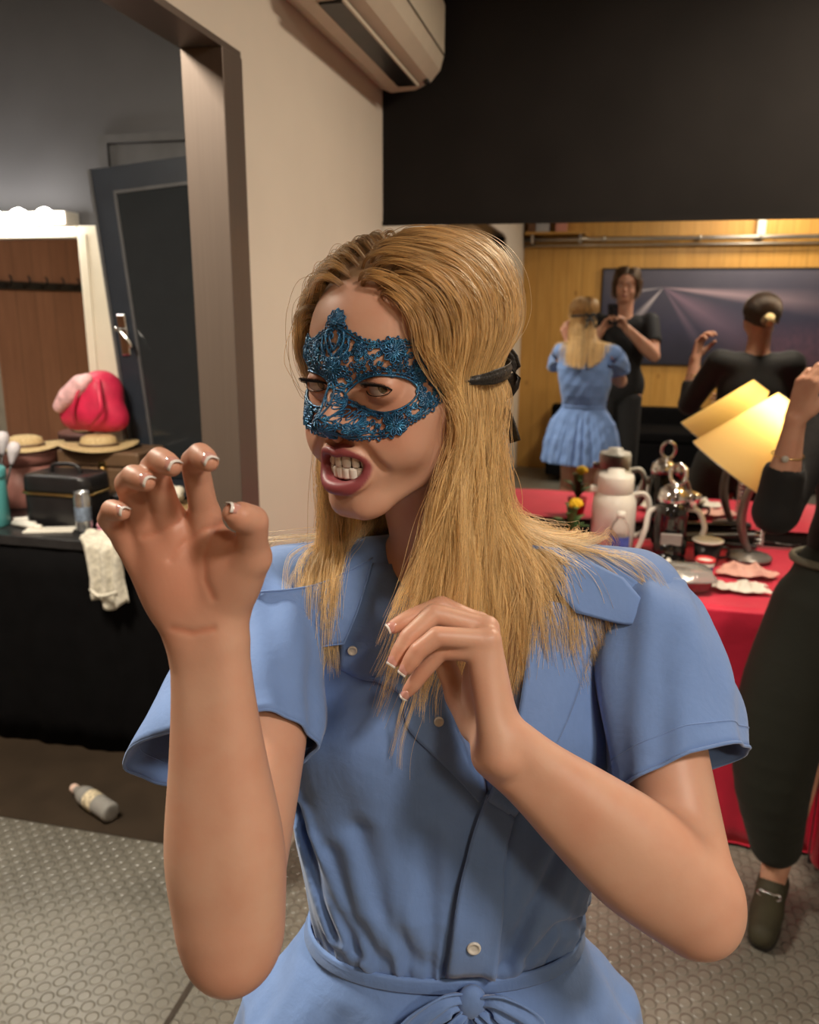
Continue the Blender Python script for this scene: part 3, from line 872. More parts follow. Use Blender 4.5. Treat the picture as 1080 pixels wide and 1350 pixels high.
def comb_hair(F, fr, roots, layer, part_x, endz, rg, ribbon=True, steps=84, ds=0.0075):
    n = len(roots); P = roots.copy(); L = fr.loc(P) * 1000
    side = np.where(L[:, 0] > part_x, 1.0, -1.0)
    G = F.grad(P); v = G.copy()
    path = [P.copy()]; alive = np.ones(n, bool)
    Lr = fr.loc(roots) * 1000
    ph = np.sin(Lr @ np.array([.05, .03, .04])) * 3 + np.cos(Lr @ np.array([-.03, .06, .02])) * 2.5 + rg.normal(0, 0.7, n); amp = rg.uniform(0.5, 1.0, n); wl = rg.uniform(0.085, 0.12, n); lean = rg.uniform(-0.2, 1.2, n)
    sweep = np.where(side < 0, np.clip(rg.uniform(-0.15, 0.65, n) + 0.35 * np.clip(Lr[:, 1] / 60, 0, 1) * rg.random(n), 0, 1), 0) * (Lr[:, 1] > -60); sweep = np.clip(sweep, 0, 0.66); fr0 = np.clip((Lr[:, 1] + 20) / 25, 0, 1)
    fwd = np.array([-0.60, -0.22, 0.0]); bck = np.array([0.05, 1.0, 0.0]); aft = np.where(fr0 > 0.5, -0.06 * fr0, 0.34 * (1 - fr0)) * (np.abs(Lr[:, 0]) > 8)
    back_l = np.clip((-30 - L[:, 1]) / 40, 0, 1)
    for k in range(steps):
        L = fr.loc(P) * 1000; d = F.sample(P); g = F.grad(P)
        gl = g @ fr.R
        comb = np.stack([side * (1.0 - 0.75 * back_l), -0.62 - 0.5 * back_l, np.full(n, -0.12)], 1)
        w = np.clip((0.95 - gl[:, 2]) / 0.75, 0, 1) ** 1.2
        down = np.array([0, 0, -1.0])
        des = (comb @ fr.R.T) * (1 - w)[:, None] + down * w[:, None] * 1.3
        free = np.clip((-20 - L[:, 2]) / 30, 0, 1)
        az = np.degrees(np.arctan2(np.abs(L[:, 0]), L[:, 1])); azm = np.interp(L[:, 2], [-60, -6, 8, 28, 41, 58, 72], [70, 75, 70, 59, 42, 22, 0])
        rxy = np.hypot(L[:, 0], L[:, 1]) + 1e-6; sgn = np.where(np.abs(L[:, 0]) < 6, side, np.sign(L[:, 0]))
        taz = np.stack([sgn * L[:, 1] / rxy, -np.abs(L[:, 0]) / rxy, np.zeros(n)], 1) @ fr.R.T
        pull = np.clip((azm + 4 * layer / 0.008 - az) / 14, 0, 1.4) * (1 - free)
        outw = np.stack([L[:, 0] / rxy, L[:, 1] / rxy * (L[:, 1] < 0), np.zeros(n)], 1) @ fr.R.T
        des = des * (1 - free)[:, None] + down * free[:, None]
        tgt = layer * (1 - free) + free * np.maximum(layer, 0.004)
        if ribbon:                                                    # the mask's ribbon presses the hair to the head
            rb = np.exp(-((L[:, 2] + 8) / 13) ** 2) * (np.abs(L[:, 0]) > 30)
            tgt = tgt * (1 - 0.65 * rb)
        near = d < 0.034
        err = np.where(near, d - tgt, 0)
        nrm = (des * g).sum(1)
        into = np.where(near & (d < tgt + 0.002), nrm, 0)
        des = des - g * np.where(into < 0, into, 0)[:, None]
        hold = (1 - free) * near
        des = des - g * (np.clip(err * 45, -0.9, 0.9) * np.where(err < 0, 1, hold))[:, None]
        des = des + taz * pull[:, None] + outw * (0.10 * free * lean)[:, None] + fwd * (free * sweep)[:, None] + bck * (free * aft)[:, None]
        wave = np.sin(k * ds / wl * 6.28 + ph) * amp * 0.34 * free
        lat = np.stack([np.cos(ph * 1.7), np.sin(ph * 1.7), np.zeros(n)], 1)
        des = des + lat * wave[:, None]
        v = v * 0.55 + des * 0.45; v /= np.linalg.norm(v, axis=1)[:, None] + 1e-9
        P = P + v * ds
        d = F.sample(P); pen = np.maximum(np.minimum(tgt, 0.004) - d, 0)
        P = P + F.grad(P) * pen[:, None]
        path.append(P.copy())
    path = np.stack(path, 1)
    below = path[:, :, 2] < endz[:, None]
    sh_ = path[:, :, 2] < 1.395; lim = np.where(sh_.any(1), sh_.argmax(1), path.shape[1]) + 0.20 / ds
    first = np.where(below.any(1), below.argmax(1), path.shape[1] - 1)
    lens = (np.minimum(first, lim) if ribbon else first) * ds
    return path, lens
def grow(F, fr, zone_fn, V, n_guides, kids, rg, part_x, end_fn, layer_fn, ribbon=True, clump=0.0042, m=34):
    L = fr.loc(V) * 1000
    ok = np.where((zone_fn(L) > 0) & (L[:, 2] > -62) & (np.hypot(L[:, 0], L[:, 1]) < 106) & ~((np.abs(L[:, 0]) > 66) & (np.abs(L[:, 1] + 10) < 20) & (L[:, 2] < 26)))[0]
    roots = V[rg.choice(ok, n_guides)]; L = fr.loc(roots) * 1000
    paths, lens = comb_hair(F, fr, roots, layer_fn(L, rg), part_x, end_fn(L, rg), rg, ribbon)
    lens = np.maximum(lens, 0.03)
    gp = resample(paths, lens, m)
    t = np.linspace(0, 1, m)
    out = []
    for c in range(kids):
        tight = 2.4 if c == kids - 1 else (1.0 if c % 2 else 0.45)
        off = tight * np.clip(rg.normal(0, 1, (n_guides, 3)), -1.8, 1.8) * clump
        fade = (0.15 + 0.85 * np.clip(t * 4, 0, 1)) * (1 - 0.45 * t)
        fr2 = rg.uniform(2, 5, (n_guides, 1)); p2 = rg.uniform(0, 6.28, (n_guides, 3))
        wob = np.sin(t[None, :, None] * fr2[:, :, None] * 3 + p2[:, None, :]) * 0.0016 * t[None, :, None]
        q = gp + off[:, None, :] * fade[None, :, None] + wob
        if c % 3 == 0: q = resample(q, lens * rg.uniform(0.75, 1.02, n_guides), m)
        out.append(q)
    A = np.concatenate(out)
    if ribbon:                                                        # drawn in where the ribbon passes
        Lo = fr.loc(A.reshape(-1, 3)) * 1000
        q = np.hypot(Lo[:, 0] / 78.0, (Lo[:, 1] + 2) / 102.0); g = np.exp(-((Lo[:, 2] + 7) / 24) ** 2) * (Lo[:, 1] < 40)
        f = np.where(q > 0.91, (0.91 + 0.05 * np.tanh((q - 0.91) / 0.12)) / q, 1.0); f = 1 - (1 - f) * g
        Lo[:, 0] *= f; Lo[:, 1] = (Lo[:, 1] + 2) * f - 2
        A = fr.pts(Lo * 0.001).reshape(A.shape)
    c_ = np.floor(fr.loc(roots) * 1000 / np.array([9.0, 9.0, 11.0])); hsh = np.sin(c_ @ np.array([12.99, 78.23, 37.72])) * 43758.5; hsh -= np.floor(hsh)
    return A, 0.65 * hsh + 0.35 * rg.random(n_guides)
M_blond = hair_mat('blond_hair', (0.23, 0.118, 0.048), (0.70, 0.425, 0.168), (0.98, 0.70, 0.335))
_rg = np.random.default_rng(5)
def _end(L, rg):
    front = np.clip((L[:, 1] + 10) / 50, 0, 1)
    e = 1.352 + 0.020 * (L[:, 0] > 3) * front + rg.normal(0, 0.022, len(L)) - (1 - front) * 0.105
    long = rg.random(len(L)) < 0.14 * (1 - 0.8 * front)
    e = np.maximum(e, 1.215)
    return np.where(long, e - rg.uniform(0.04, 0.13, len(L)), e)
def _layer(L, rg):
    top = np.clip((L[:, 2] - 20) / 70, 0, 1)
    return 0.002 + 0.004 * top * rg.uniform(0.4, 1.0, len(L)) + 0.003 * rg.random(len(L))
# the field the hair falls on: body plus the thickness of the dress on shoulders and chest
_HF = woman_field(0.0025, False); del _F
_zz = np.arange(_HF.n[2]) * _HF.h + _HF.lo[2]
_HF.F -= (0.012 * np.clip((1.40 - _zz) / 0.03, 0, 1))[None, None, :].astype(np.float32)
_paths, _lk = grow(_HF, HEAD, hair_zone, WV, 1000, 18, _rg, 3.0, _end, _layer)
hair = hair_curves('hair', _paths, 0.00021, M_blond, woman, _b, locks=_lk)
# ------------------------------------------------------------------ the lace eye mask: threads laid over the face in (u, v) millimetres, u round the head from the nose
_bv = BVHTree.FromPolygons([tuple(v) for v in WV[::1]], [tuple(map(int, f)) for f in WF])
def _radius_grid():
    us = np.arange(-112, 113, 2.0); vs = np.arange(-48, 66, 2.0)
    Rg = np.zeros((len(us), len(vs)))
    for i, u in enumerate(us):
        a = math.radians(u / 1.45)
        for j, v in enumerate(vs):
            d = np.array([-math.sin(a), math.cos(a), 0])
            o = HEAD.p(*(d * 0.16 + np.array([0, 0, v * 0.001])))
            h = _bv.ray_cast(Vector(o), Vector(HEAD.R @ -d))
            Rg[i, j] = (0.16 - h[3] / HEAD.s) * 1000 if h[0] is not None else 80
    raw = Rg.copy()
    for _ in range(3):
        Rg[1:-1] = (Rg[:-2] + 2 * Rg[1:-1] + Rg[2:]) / 4
        Rg[:, 1:-1] = (Rg[:, :-2] + 2 * Rg[:, 1:-1] + Rg[:, 2:]) / 4
    return us, vs, np.maximum(Rg, raw)
_us, _vs, _Rg = _radius_grid()
def chart(u, v, lift=1.0):
    i = np.clip((u + 112) / 2, 0, len(_us) - 1.01); j = np.clip((v + 48) / 2, 0, len(_vs) - 1.01)
    a, b = int(i), int(j); s, t = i - a, j - b
    r = (_Rg[a, b] * (1 - s) + _Rg[a + 1, b] * s) * (1 - t) + (_Rg[a, b + 1] * (1 - s) + _Rg[a + 1, b + 1] * s) * t + lift
    an = math.radians(u / 1.45)
    return Vector(HEAD.p(-math.sin(an) * r * 0.001, math.cos(an) * r * 0.001, v * 0.001))
_top = [(0, 46), (12, 40), (25, 33), (36, 31), (48, 33), (57, 30), (66, 29), (78, 24), (88, 10), (97, 1), (104, -1)]
_bot = [(0, -34), (8, -37), (15, -39), (24, -38), (33, -38), (46, -35), (56, -28), (65, -24), (76, -19), (88, -12), (97, -8), (104, -7)]
def _on_eye(u, v, grow=0.0):
    x, y = u - 36, v + 6.5
    c, s = math.cos(0.05), math.sin(0.05); x, y = x * c + y * s, -x * s + y * c
    return (abs(x) / (28 + grow)) ** 1.7 + (abs(y) / (13.5 + grow)) ** 1.7
def _inside(u, v):
    a = abs(u)
    if a > 104: return False
    return np.interp(a, *zip(*_bot)) + 1.2 < v < np.interp(a, *zip(*_top)) - 1.2 and _on_eye(a, v, 1.5) > 1
def M_thread():
    N = NT('blue_metallic_thread'); vec = N.coord('Object')
    w = N.node('ShaderNodeTexWave', wave_type='BANDS', bands_direction='DIAGONAL'); w.inputs['Scale'].default_value = 420; w.inputs['Distortion'].default_value = 3.0; w.inputs['Detail'].default_value = 1.0
    N.link(vec, w.inputs['Vector'])
    f = N.noise(vec, 160, 3)
    col = N.ramp(f, [(0.25, (0.008, 0.038, 0.095)), (0.5, (0.022, 0.13, 0.28)), (0.8, (0.05, 0.27, 0.48))])
    N.link(col, N.b.inputs['Base Color']); N.set(Metallic=0.55, Roughness=0.30, Coat_Weight=0.4, Coat_Roughness=0.2)
    N.bump(w.outputs['Fac'], 0.5, 0.0006); return N.m
M_thr = M_thread()
_ru = random.Random(11)
_tubes = []
def thread(pts, r=0.72, lift=1.0, closed=False): _tubes.append((pts, r, lift, closed))
def flower(u, v, R, n, rot=0.0, span=2 * PI, lift=1.8):
    for k in range(n):
        a = rot + span * k / (n if span > 6 else n - 1)
        ca, sa = math.cos(a), math.sin(a); w = R * 0.26
        loop = [(0.12, 0), (0.45, 0.75), (0.75, 0.85), (1.0, 0), (0.75, -0.85), (0.45, -0.75)]
        P = []
        for x, y in loop: P.append((u + ca * x * R - sa * y * w, v + sa * x * R + ca * y * w))
        thread(P, 0.75, lift, True)
        thread([(u + ca * R * 0.15, v + sa * R * 0.15), (u + ca * R * 0.9, v + sa * R * 0.9)], 0.8, lift + 0.2)
    thread([(u + 1.2 * math.cos(t), v + 1.2 * math.sin(t)) for t in np.linspace(0, 5.3, 6)], 0.9, lift + 0.6, True)
def spiral(u, v, r, a0, turns, sgn=1, lift=1.0, rad=0.7):
    thread([(u + r * (1 - 0.72 * t) * math.cos(a0 + sgn * t * turns * 2 * PI), v + r * (1 - 0.72 * t) * math.sin(a0 + sgn * t * turns * 2 * PI)) for t in np.linspace(0, 1, 12)], rad, lift)
# middle column
flower(0, 46, 10, 7, -0.15, PI + 0.3, 2.2); flower(0, 13, 9.5, 9, 0.1); flower(0, -31, 8.5, 9, 0.2)
for s in (-1, 1):
    for P in ([(0, 22), (5, 26), (9, 33), (8, 40), (3, 42)], [(0, 26), (3, 30), (5, 36), (3, 39)], [(2, 20), (8, 22), (13, 28), (13, 36)], [(0, 4), (3, -3), (3, -12), (0, -20)], [(0, 0), (7, -4), (8, -14), (5, -22)], [(0, -20), (5, -24), (8, -30)]):
        thread([(s * a, b) for a, b in spline(P, 14)], 0.95, 1.8)
    # outlines: top edge, lower edge, eye opening (double), with picots
    for line, off in ((_top, -0.8), (_bot, 0.8)):
        Q = spline(line, 64); thread([(s * a, b + off) for a, b in Q], 0.85, 1.1); thread([(s * a, b + off * 4.0) for a, b in Q[4:-3]], 0.62, 1.2)
        for k in range(3, 62, 2):
            a, b = Q[k]; da, db = Q[k + 1] - Q[k - 1]; l = math.hypot(da, db); na, nb_ = -db / l, da / l
            if off > 0: na, nb_ = -na, -nb_
            hgt = 2.0 + 1.0 * math.sin(k * 1.7)
            thread([(s * (a - da * .5), b - db * .5), (s * (a + na * hgt), b + nb_ * hgt), (s * (a + da * .5), b + db * .5)], 0.62, 1.1)
    for g, r in ((0.8, 0.9), (3.6, 0.6)):
        E = []
        for k in range(48):
            t = 2 * PI * k / 48; c, q = math.cos(t), math.sin(t)
            x = (28 + g) * math.copysign(abs(c) ** (2 / 1.7), c); y = (13.5 + g) * math.copysign(abs(q) ** (2 / 1.7), q)
            E.append((s * (36 + x * math.cos(.05) - y * math.sin(.05)), -6.5 + x * math.sin(.05) + y * math.cos(.05)))
        thread(E, r, 1.3, True)
    for k in range(0, 40):
        t = 2 * PI * k / 40; c, q = math.cos(t), math.sin(t); 
        x = 28.8 * math.copysign(abs(c) ** (2 / 1.7), c); y = 14.3 * math.copysign(abs(q) ** (2 / 1.7), q)
        if k % 2 == 0: spiral(s * (36 + x * 1.09), -6.5 + y * 1.16, 2.0, t, 1.0, s, 1.2, 0.55)
    flower(s * 48, 25, 9, 9, 0.3); flower(s * 78, 17, 9.5, 8, 0.1); flower(s * 91, 3, 6.5, 7, 0.4); flower(s * 46, -28.5, 8.5, 9, 0.2); flower(s * 70, -13, 6.5, 7); flower(s * 22, 27, 5.5, 7, 0.5); flower(s * 66, 6, 5.5, 7, 0.2); flower(s * 18, -30, 6.5, 8, 0.3)
    thread([(s * (107.5 + 4.6 * math.cos(t)), -4.2 + 5.6 * math.sin(t)) for t in np.linspace(0, 6.0, 16)], 1.0, 1.6, True)
    # the filling: curls and rings tied together
    sites = []
    for _ in range(6000):
        a, b = _ru.uniform(2, 104), _ru.uniform(-38, 44)
        if _inside(a, b) and all((a - p) ** 2 + (b - q) ** 2 > 4.1 ** 2 for p, q in sites): sites.append((a, b))
    for k, (a, b) in enumerate(sites):
        if k % 3 == 0: thread([(s * (a + 1.9 * math.cos(t)), b + 1.9 * math.sin(t)) for t in np.linspace(0, 5.6, 9)], 0.62, 1.0, True)
        else: spiral(s * a, b, 2.5, _ru.uniform(0, 6.28), 1.15, _ru.choice((-1, 1)), 1.1, 0.66)
        near = sorted(sites, key=lambda p: (p[0] - a) ** 2 + (p[1] - b) ** 2)[1:3]
        for p, q in near:
            if _inside((p + a) / 2, (q + b) / 2): thread([(s * a, b), (s * ((a + p) / 2 + _ru.uniform(-.6, .6)), (b + q) / 2 + _ru.uniform(-.6, .6)), (s * p, q)], 0.6, 0.9)
mask_mb = MB()
for pts, r, lift, closed in _tubes:
    if closed:
        pts = list(pts); Q = [pts[(i) % len(pts)] for i in range(len(pts))]
        if len(Q) < 12:
            W_ = spline([Q[-1]] + Q + [Q[0], Q[1]], (len(Q) + 2) * 2 + 1)[2:-2]; Q = W_[:-1]
    else:
        Q = pts if len(pts) > 6 else spline(pts, max(4, len(pts) * 2))
    mask_mb.tube([chart(a, b, lift) for a, b in Q], r * 0.001, 6, closed=closed)
mask = thing('eye_mask', HEAD.p(0, 0.09, 0.0), 'blue lace eye mask tied round the blond head with a black ribbon', 'mask')
_mb0 = Vector(mask.location)
mask_mb.v = [tuple(Vector(p) - _mb0) for p in mask_mb.v]
mask_mb.build('lace', M_thr, mask)
M_ribbon = plain('black_organza', (0.018, 0.015, 0.013), 0.45, var=0.2, bump=0.3, bscale=300)
def ribbon_strip(path, width, up, parent, name, th=0.0008, twist=None):
    P = [Vector(p) for p in path]; rows = []
    for i, p in enumerate(P):
        t = (P[min(i + 1, len(P) - 1)] - P[max(i - 1, 0)]).normalized()
        u = Vector(up[i] if isinstance(up, list) else up); u = (u - t * u.dot(t)).normalized()
        w = width[i] if hasattr(width, '__len__') else width
        nn = t.cross(u)
        rows.append([p + u * w * q + nn * (0.0007 * math.cos(q * 9)) for q in np.linspace(-.5, .5, 7)])
    mb = MB().sheet([[tuple(v - _mb0) for v in r] for r in rows])
    return mb.build(name, M_ribbon, parent, solidify=th)
for s in (-1, 1):
    P = []; 
    for t in np.linspace(0, 1, 26):
        an = math.radians(76 + 104 * t)
        # round the outside of the combed hair
        ex, ey = 0.0805 + 0.001 * t, 0.107
        zz = -0.0045 - 0.006 * t
        x_, y_ = math.sin(an) * ex, math.cos(an) * ey
        if an < PI / 2: x_ = 0.0700 + 0.0105 * (an - math.radians(76)) / (PI / 2 - math.radians(76)); y_ = 0.019 * (1 - (an - math.radians(76)) / (PI / 2 - math.radians(76)))
        else: y_ = math.cos(an) * ey
        P.append(HEAD.p(-s * x_, y_, zz))
    wd = [0.005 + 0.007 * min(1, t * 5) for t in np.linspace(0, 1, 26)]
    ribbon_strip(P, wd, HEAD.R[:, 2], mask, 'ribbon')
# bow at the back: two loops and two tails
for s in (-1, 1):
    P = [HEAD.p(s * (0.0 + 0.035 * math.sin(t)), -0.112 - 0.010 * math.sin(t), -0.012 + 0.016 * math.sin(2 * t) - 0.006 * t) for t in np.linspace(0, PI, 14)]
    ribbon_strip(P, 0.013, HEAD.R[:, 2], mask, 'bow_loop')
    P = [HEAD.p(s * (0.004 + 0.028 * t), -0.113 - 0.014 * math.sin(t * 2), -0.014 - 0.075 * t) for t in np.linspace(0, 1, 12)]
    ribbon_strip(P, 0.013, HEAD.R[:, 0], mask, 'ribbon_tail')
# sewing pattern of the dress front: (sideways, height) in metres on the torso
DP_FOLDS = [([(-0.1519, 1.1121), (-0.1358, 1.0579), (-0.1101, 0.9938)], 0.0045, 0.009), ([(-0.1424, 1.0862), (-0.1228, 1.0492), (-0.0884, 0.9841)], 0.005, 0.006), ([(-0.121, 1.2101), (-0.1055, 1.1718), (-0.0926, 1.1191)], 0.011, 0.003), ([(-0.0892, 1.1157), (-0.0697, 1.0454), (-0.0327, 0.9847)], 0.009, 0.004), ([(-0.1149, 1.085), (-0.0964, 1.0299), (-0.0666, 0.9817)], 0.008, 0.004), ([(0.0991, 1.1007), (0.0707, 1.0394), (0.0524, 0.9821)], 0.007, 0.006), ([(0.1538, 0.9802), (0.0995, 1.0108), (0.0755, 0.9839)], 0.006, 0.005), ([(-0.0302, 1.1167), (-0.024, 1.0513), (-0.0135, 0.9814)], 0.009, 0.003), ([(0.0777, 1.1416), (0.0605, 1.0787), (0.0458, 1.0053)], 0.01, 0.003), ([(-0.1834, 1.2081), (-0.156, 1.1912), (-0.1486, 1.1309)], 0.009, 0.004), ([(-0.1874, 1.2396), (-0.1634, 1.2065), (-0.1493, 1.1542)], 0.006, 0.003), ([(0.1444, 1.2366), (0.155, 1.177), (0.1759, 1.0887)], 0.008, 0.004)]
DP_NECK = [(-0.0584, 1.3546), (-0.0382, 1.3215), (-0.0208, 1.2767), (-0.0127, 1.2516), (0.0039, 1.2107), (0.0261, 1.1619), (0.0463, 1.2156), (0.059, 1.2702), (0.0673, 1.314), (0.0717, 1.361)]
DP_SHEETS = {'collar': [[(-0.0783, 1.3522), (-0.1267, 1.3355), (-0.1778, 1.3323)], [(-0.0892, 1.3171), (-0.1384, 1.3072), (-0.1867, 1.2958)], [(-0.1021, 1.2846), (-0.1438, 1.2762), (-0.1964, 1.2619)]], 'collar_r': [[(0.0681, 1.3678), (0.1128, 1.354), (0.1515, 1.3392)], [(0.0862, 1.3372), (0.133, 1.3231), (0.1771, 1.314)], [(0.1064, 1.3141), (0.1562, 1.3021), (0.2044, 1.3083)]], 'lapel': [[(-0.078, 1.3465), (-0.0638, 1.3458), (-0.0476, 1.3403)], [(-0.0926, 1.3103), (-0.0678, 1.3099), (-0.0366, 1.3082)], [(-0.1044, 1.2817), (-0.0738, 1.2812), (-0.0291, 1.283)], [(-0.1042, 1.2602), (-0.0766, 1.2564), (-0.0273, 1.2648)]], 'placket_l': [[(-0.0766, 1.2584), (-0.0505, 1.263), (-0.0208, 1.2767)], [(-0.0494, 1.2481), (-0.0318, 1.2529), (-0.0127, 1.255)], [(-0.0412, 1.2217), (-0.0223, 1.227), (-0.0035, 1.2324)], [(-0.0151, 1.1942), (-0.0026, 1.2008), (0.0094, 1.2062)], [(0.019, 1.1539), (0.0218, 1.1572), (0.0261, 1.1619)]], 'placket_r': [[(0.0697, 1.3261), (0.1007, 1.3168), (0.1358, 1.3031)], [(0.0622, 1.2753), (0.0879, 1.2671), (0.1155, 1.2571)], [(0.049, 1.2156), (0.0662, 1.2111), (0.0841, 1.2038)], [(0.0267, 1.1592), (0.0379, 1.15), (0.0502, 1.1385)]], 'placket_d': [[(0.0268, 1.1619), (0.0394, 1.1527), (0.0503, 1.1398)], [(0.0078, 1.105), (0.0245, 1.0985), (0.0412, 1.0946)], [(0.0002, 1.0514), (0.0219, 1.0482), (0.0428, 1.0421)], [(-0.0039, 0.9746), (0.0186, 0.9747), (0.0417, 0.9731)]]}
DP_BUTTONS = [(-0.0942, 1.2779), (-0.0155, 1.2264), (0.0184, 1.0142)]
# ------------------------------------------------------------------ the shirt dress
TX = np.array([0.973, 0.2306, 0.0]); TF = np.array([0.2306, -0.973, 0.0])
_CZ = [.6, .85, .93, 1.0, 1.1, 1.2, 1.31, 1.4]; _CX = [-.13, -.13, -.13, -.128, -.128, -.135, -.135, -.135]; _CY = [.72, .715, .715, .725, .745, .755, .765, .77]
_AZ = [.6, .75, .85, .925, .957, .99, 1.03, 1.1, 1.2, 1.3, 1.36]
_AW = [0.255, .236, .210, .158, .136, .142, .152, .165, .178, .150, .10]; _AD = [.17, .14, .108, .090, .080, .091, .103, .108, .106, .080, .06]
def seg_dist(s, z, line):
    D = None
    for (a, b), (c, d) in zip(line[:-1], line[1:]):
        L = (c - a) ** 2 + (d - b) ** 2 + 1e-12
        t = np.clip(((s - a) * (c - a) + (z - b) * (d - b)) / L, 0, 1)
        q = np.sqrt((s - a - t * (c - a)) ** 2 + (z - b - t * (d - b)) ** 2)
        fade = np.clip(np.minimum(t, 1 - t) * 0 + 1, 0, 1)
        D = q if D is None else np.minimum(D, q)
    return D
def poly_signed(s, z, pts):
    inside = np.zeros(np.broadcast(s, z).shape, bool); n = len(pts)
    for i in range(n):
        (a, b), (c, d) = pts[i], pts[(i + 1) % n]
        cond = ((b > z) != (d > z)) & (s < (c - a) * (z - b) / (d - b + 1e-12) + a)
        inside ^= cond
    D = seg_dist(s, z, list(pts) + [pts[0]])
    return np.where(inside, -D, D)
def dress_field(h):
    Fd = Field((-0.42, 0.50, 0.585), (0.16, 0.93, 1.40), h)
    sl, X, Y, Z = Fd.sub(Fd.lo, Fd.lo + (Fd.n - 1) * h, 0)
    z1 = Z.ravel()
    cx_, cy_ = (np.interp(z1, _CZ, q)[None, None, :].astype(np.float32) for q in (_CX, _CY))
    a, b = (np.interp(z1, _AZ, q)[None, None, :].astype(np.float32) for q in (_AW, _AD))
    s = (X - cx_) * TX[0] + (Y - cy_) * TX[1]; t = (X - cx_) * TF[0] + (Y - cy_) * TF[1]
    r = (np.abs(s / a) ** 2.3 + np.abs(t / b) ** 2.3) ** (1 / 2.3) + 1e-6
    rad = np.sqrt(s * s + t * t)
    d = rad * (1 - 1 / r); del r
    d = np.maximum(d, Z - 1.350 + 0.28 * np.abs(s) + 0.25 * np.clip(t, 0, 1))
    th = np.arctan2(s, t)
    up = np.exp(-np.clip(z1 - 0.962, 0, 1) / 0.05) * (z1 > 0.962); dn = np.clip((0.952 - z1) / 0.09, 0, 1) * (z1 < 0.952)
    g = (0.0022 * np.sin(th * 29 + 2.0 * np.sin(th * 3)) + 0.0014 * np.sin(th * 47 + 1))
    g2 = (0.0065 * np.sin(th * 15 + 1.6 * np.sin(th * 4 + 1)) + 0.002 * np.sin(th * 37))
    d = d - g * up[None, None, :] - g2 * dn[None, None, :] * np.clip(0.3 + (0.93 - z1) / 0.2, 0, 1.4)[None, None, :]
    # soft uneven drape
    d -= 0.0022 * np.sin(X * 47 + Z * 31) * np.sin(Z * 27 - Y * 40 + 1.0) + 0.0012 * np.sin(X * 90 - Z * 60 + 2)
    front = np.clip(t / 0.02, 0, 1)
    S2 = np.linspace(-0.24, 0.24, 481); hm = np.zeros((481, len(z1)))
    for line, w, dep in DP_FOLDS:
        D = seg_dist(S2[:, None], z1[None, :], line)
        hm += dep * np.exp(-(D / w) ** 2) - dep * 0.55 * np.exp(-((D - w * 2.2) / (w * 1.2)) ** 2)
    si = np.clip((s + 0.24) / 0.48 * 480, 0, 479.9); i0 = si.astype(np.int32); fr_ = si - i0
    zi = np.broadcast_to(np.arange(len(z1))[None, None, :], s.shape)
    d = d + (hm[i0, zi] * (1 - fr_) + hm[i0 + 1, zi] * fr_) * front
    Fd.F = d.astype(np.float32); del d, si, i0, fr_, zi, th, g, g2, rad
    nb = np.array(WJ['neckb']); rs, ls = np.array(WJ['R_sh']), np.array(WJ['L_sh'])
    for p, q in ((rs, 1), (ls, -1)):
        Fd.rc(nb + np.array([-0.03 * q, 0.012, -0.012]), p + np.array([0.004 * q, 0.006, 0.004]), 0.051, 0.052, 0.03)
    # bust
    for q in (-1, 1):
        Fd.el(np.array([-0.131, 0.752, 1.185]) + TX * 0.072 * q + TF * 0.055, (0.062, 0.058, 0.070), None, 0.04)
    # the open neck
    s = (X - cx_) * TX[0] + (Y - cy_) * TX[1]; t = (X - cx_) * TF[0] + (Y - cy_) * TF[1]
    nk = poly_signed(S2[:, None], z1[None, :], DP_NECK)
    si = np.clip((s + 0.24) / 0.48 * 480, 0, 480).astype(np.int32); zi = np.broadcast_to(np.arange(len(z1))[None, None, :], s.shape)
    cut = np.maximum(nk[si, zi], -t + 0.015).astype(np.float32)
    Fd.F = np.maximum(Fd.F, -cut)
    Fd.rc(nb + np.array([0.0, 0.004, -0.03]), nb + np.array([0.01, -0.03, 0.12]), 0.060, 0.066, 0.006, 's')
    return Fd
def cloth_mat(name, col, weave=900, rough=0.72):
    N = NT(name); vec = N.coord('Object')
    f = N.noise(vec, 9, 5, 0.6); f2 = N.noise(N.coord('Object', (1, 1, 0.12)), 240, 2)
    c = N.ramp(f, [(0.3, tuple(x * 0.90 for x in col)), (0.7, tuple(min(1, x * 1.08) for x in col))])
    c = N.mix(N.math('MULTIPLY', f2, 0.22), c, tuple(min(1, x * 1.35) for x in col))
    N.link(c, N.b.inputs['Base Color']); N.set(Roughness=rough, Sheen_Weight=0.25 if max(col) > 0.05 else 0.03, Sheen_Roughness=0.5, Specular_IOR_Level=0.25)
    cr = N.noise(vec, 34, 4, 0.55, 0.4)
    N.bump(N.math('ADD', N.math('MULTIPLY', cr, 1.0), N.math('MULTIPLY', f2, 0.10)), 0.35, 0.004); return N.m
M_dress = cloth_mat('chambray_blue', (0.146, 0.250, 0.515))
_DF = dress_field(0.0024)
DV, DFc = _DF.mesh(); del _DF
DV = smooth_verts(DV, DFc, 2, 0.4)
dress = big_mesh('dress', DV - _b, DFc, M_dress, woman)
_dbv = BVHTree.FromPolygons([tuple(v) for v in DV], [tuple(map(int, f)) for f in DFc])
def on_dress(s, z, lift):
    c = np.array([np.interp(z, _CZ, _CX), np.interp(z, _CZ, _CY), z]) + TX * s
    o = c + TF * 0.3
    h = _dbv.ray_cast(Vector(o), Vector(-TF))
    if h[0] is None or (np.array(h[0]) - c) @ TF < -0.02:
        return c + TF * (np.interp(z, _AZ, _AD) * max(0.05, 1 - abs(s / np.interp(z, _AZ, _AW)) ** 2.3) ** (1 / 2.3) + lift)
    return np.array(h[0]) + TF * lift
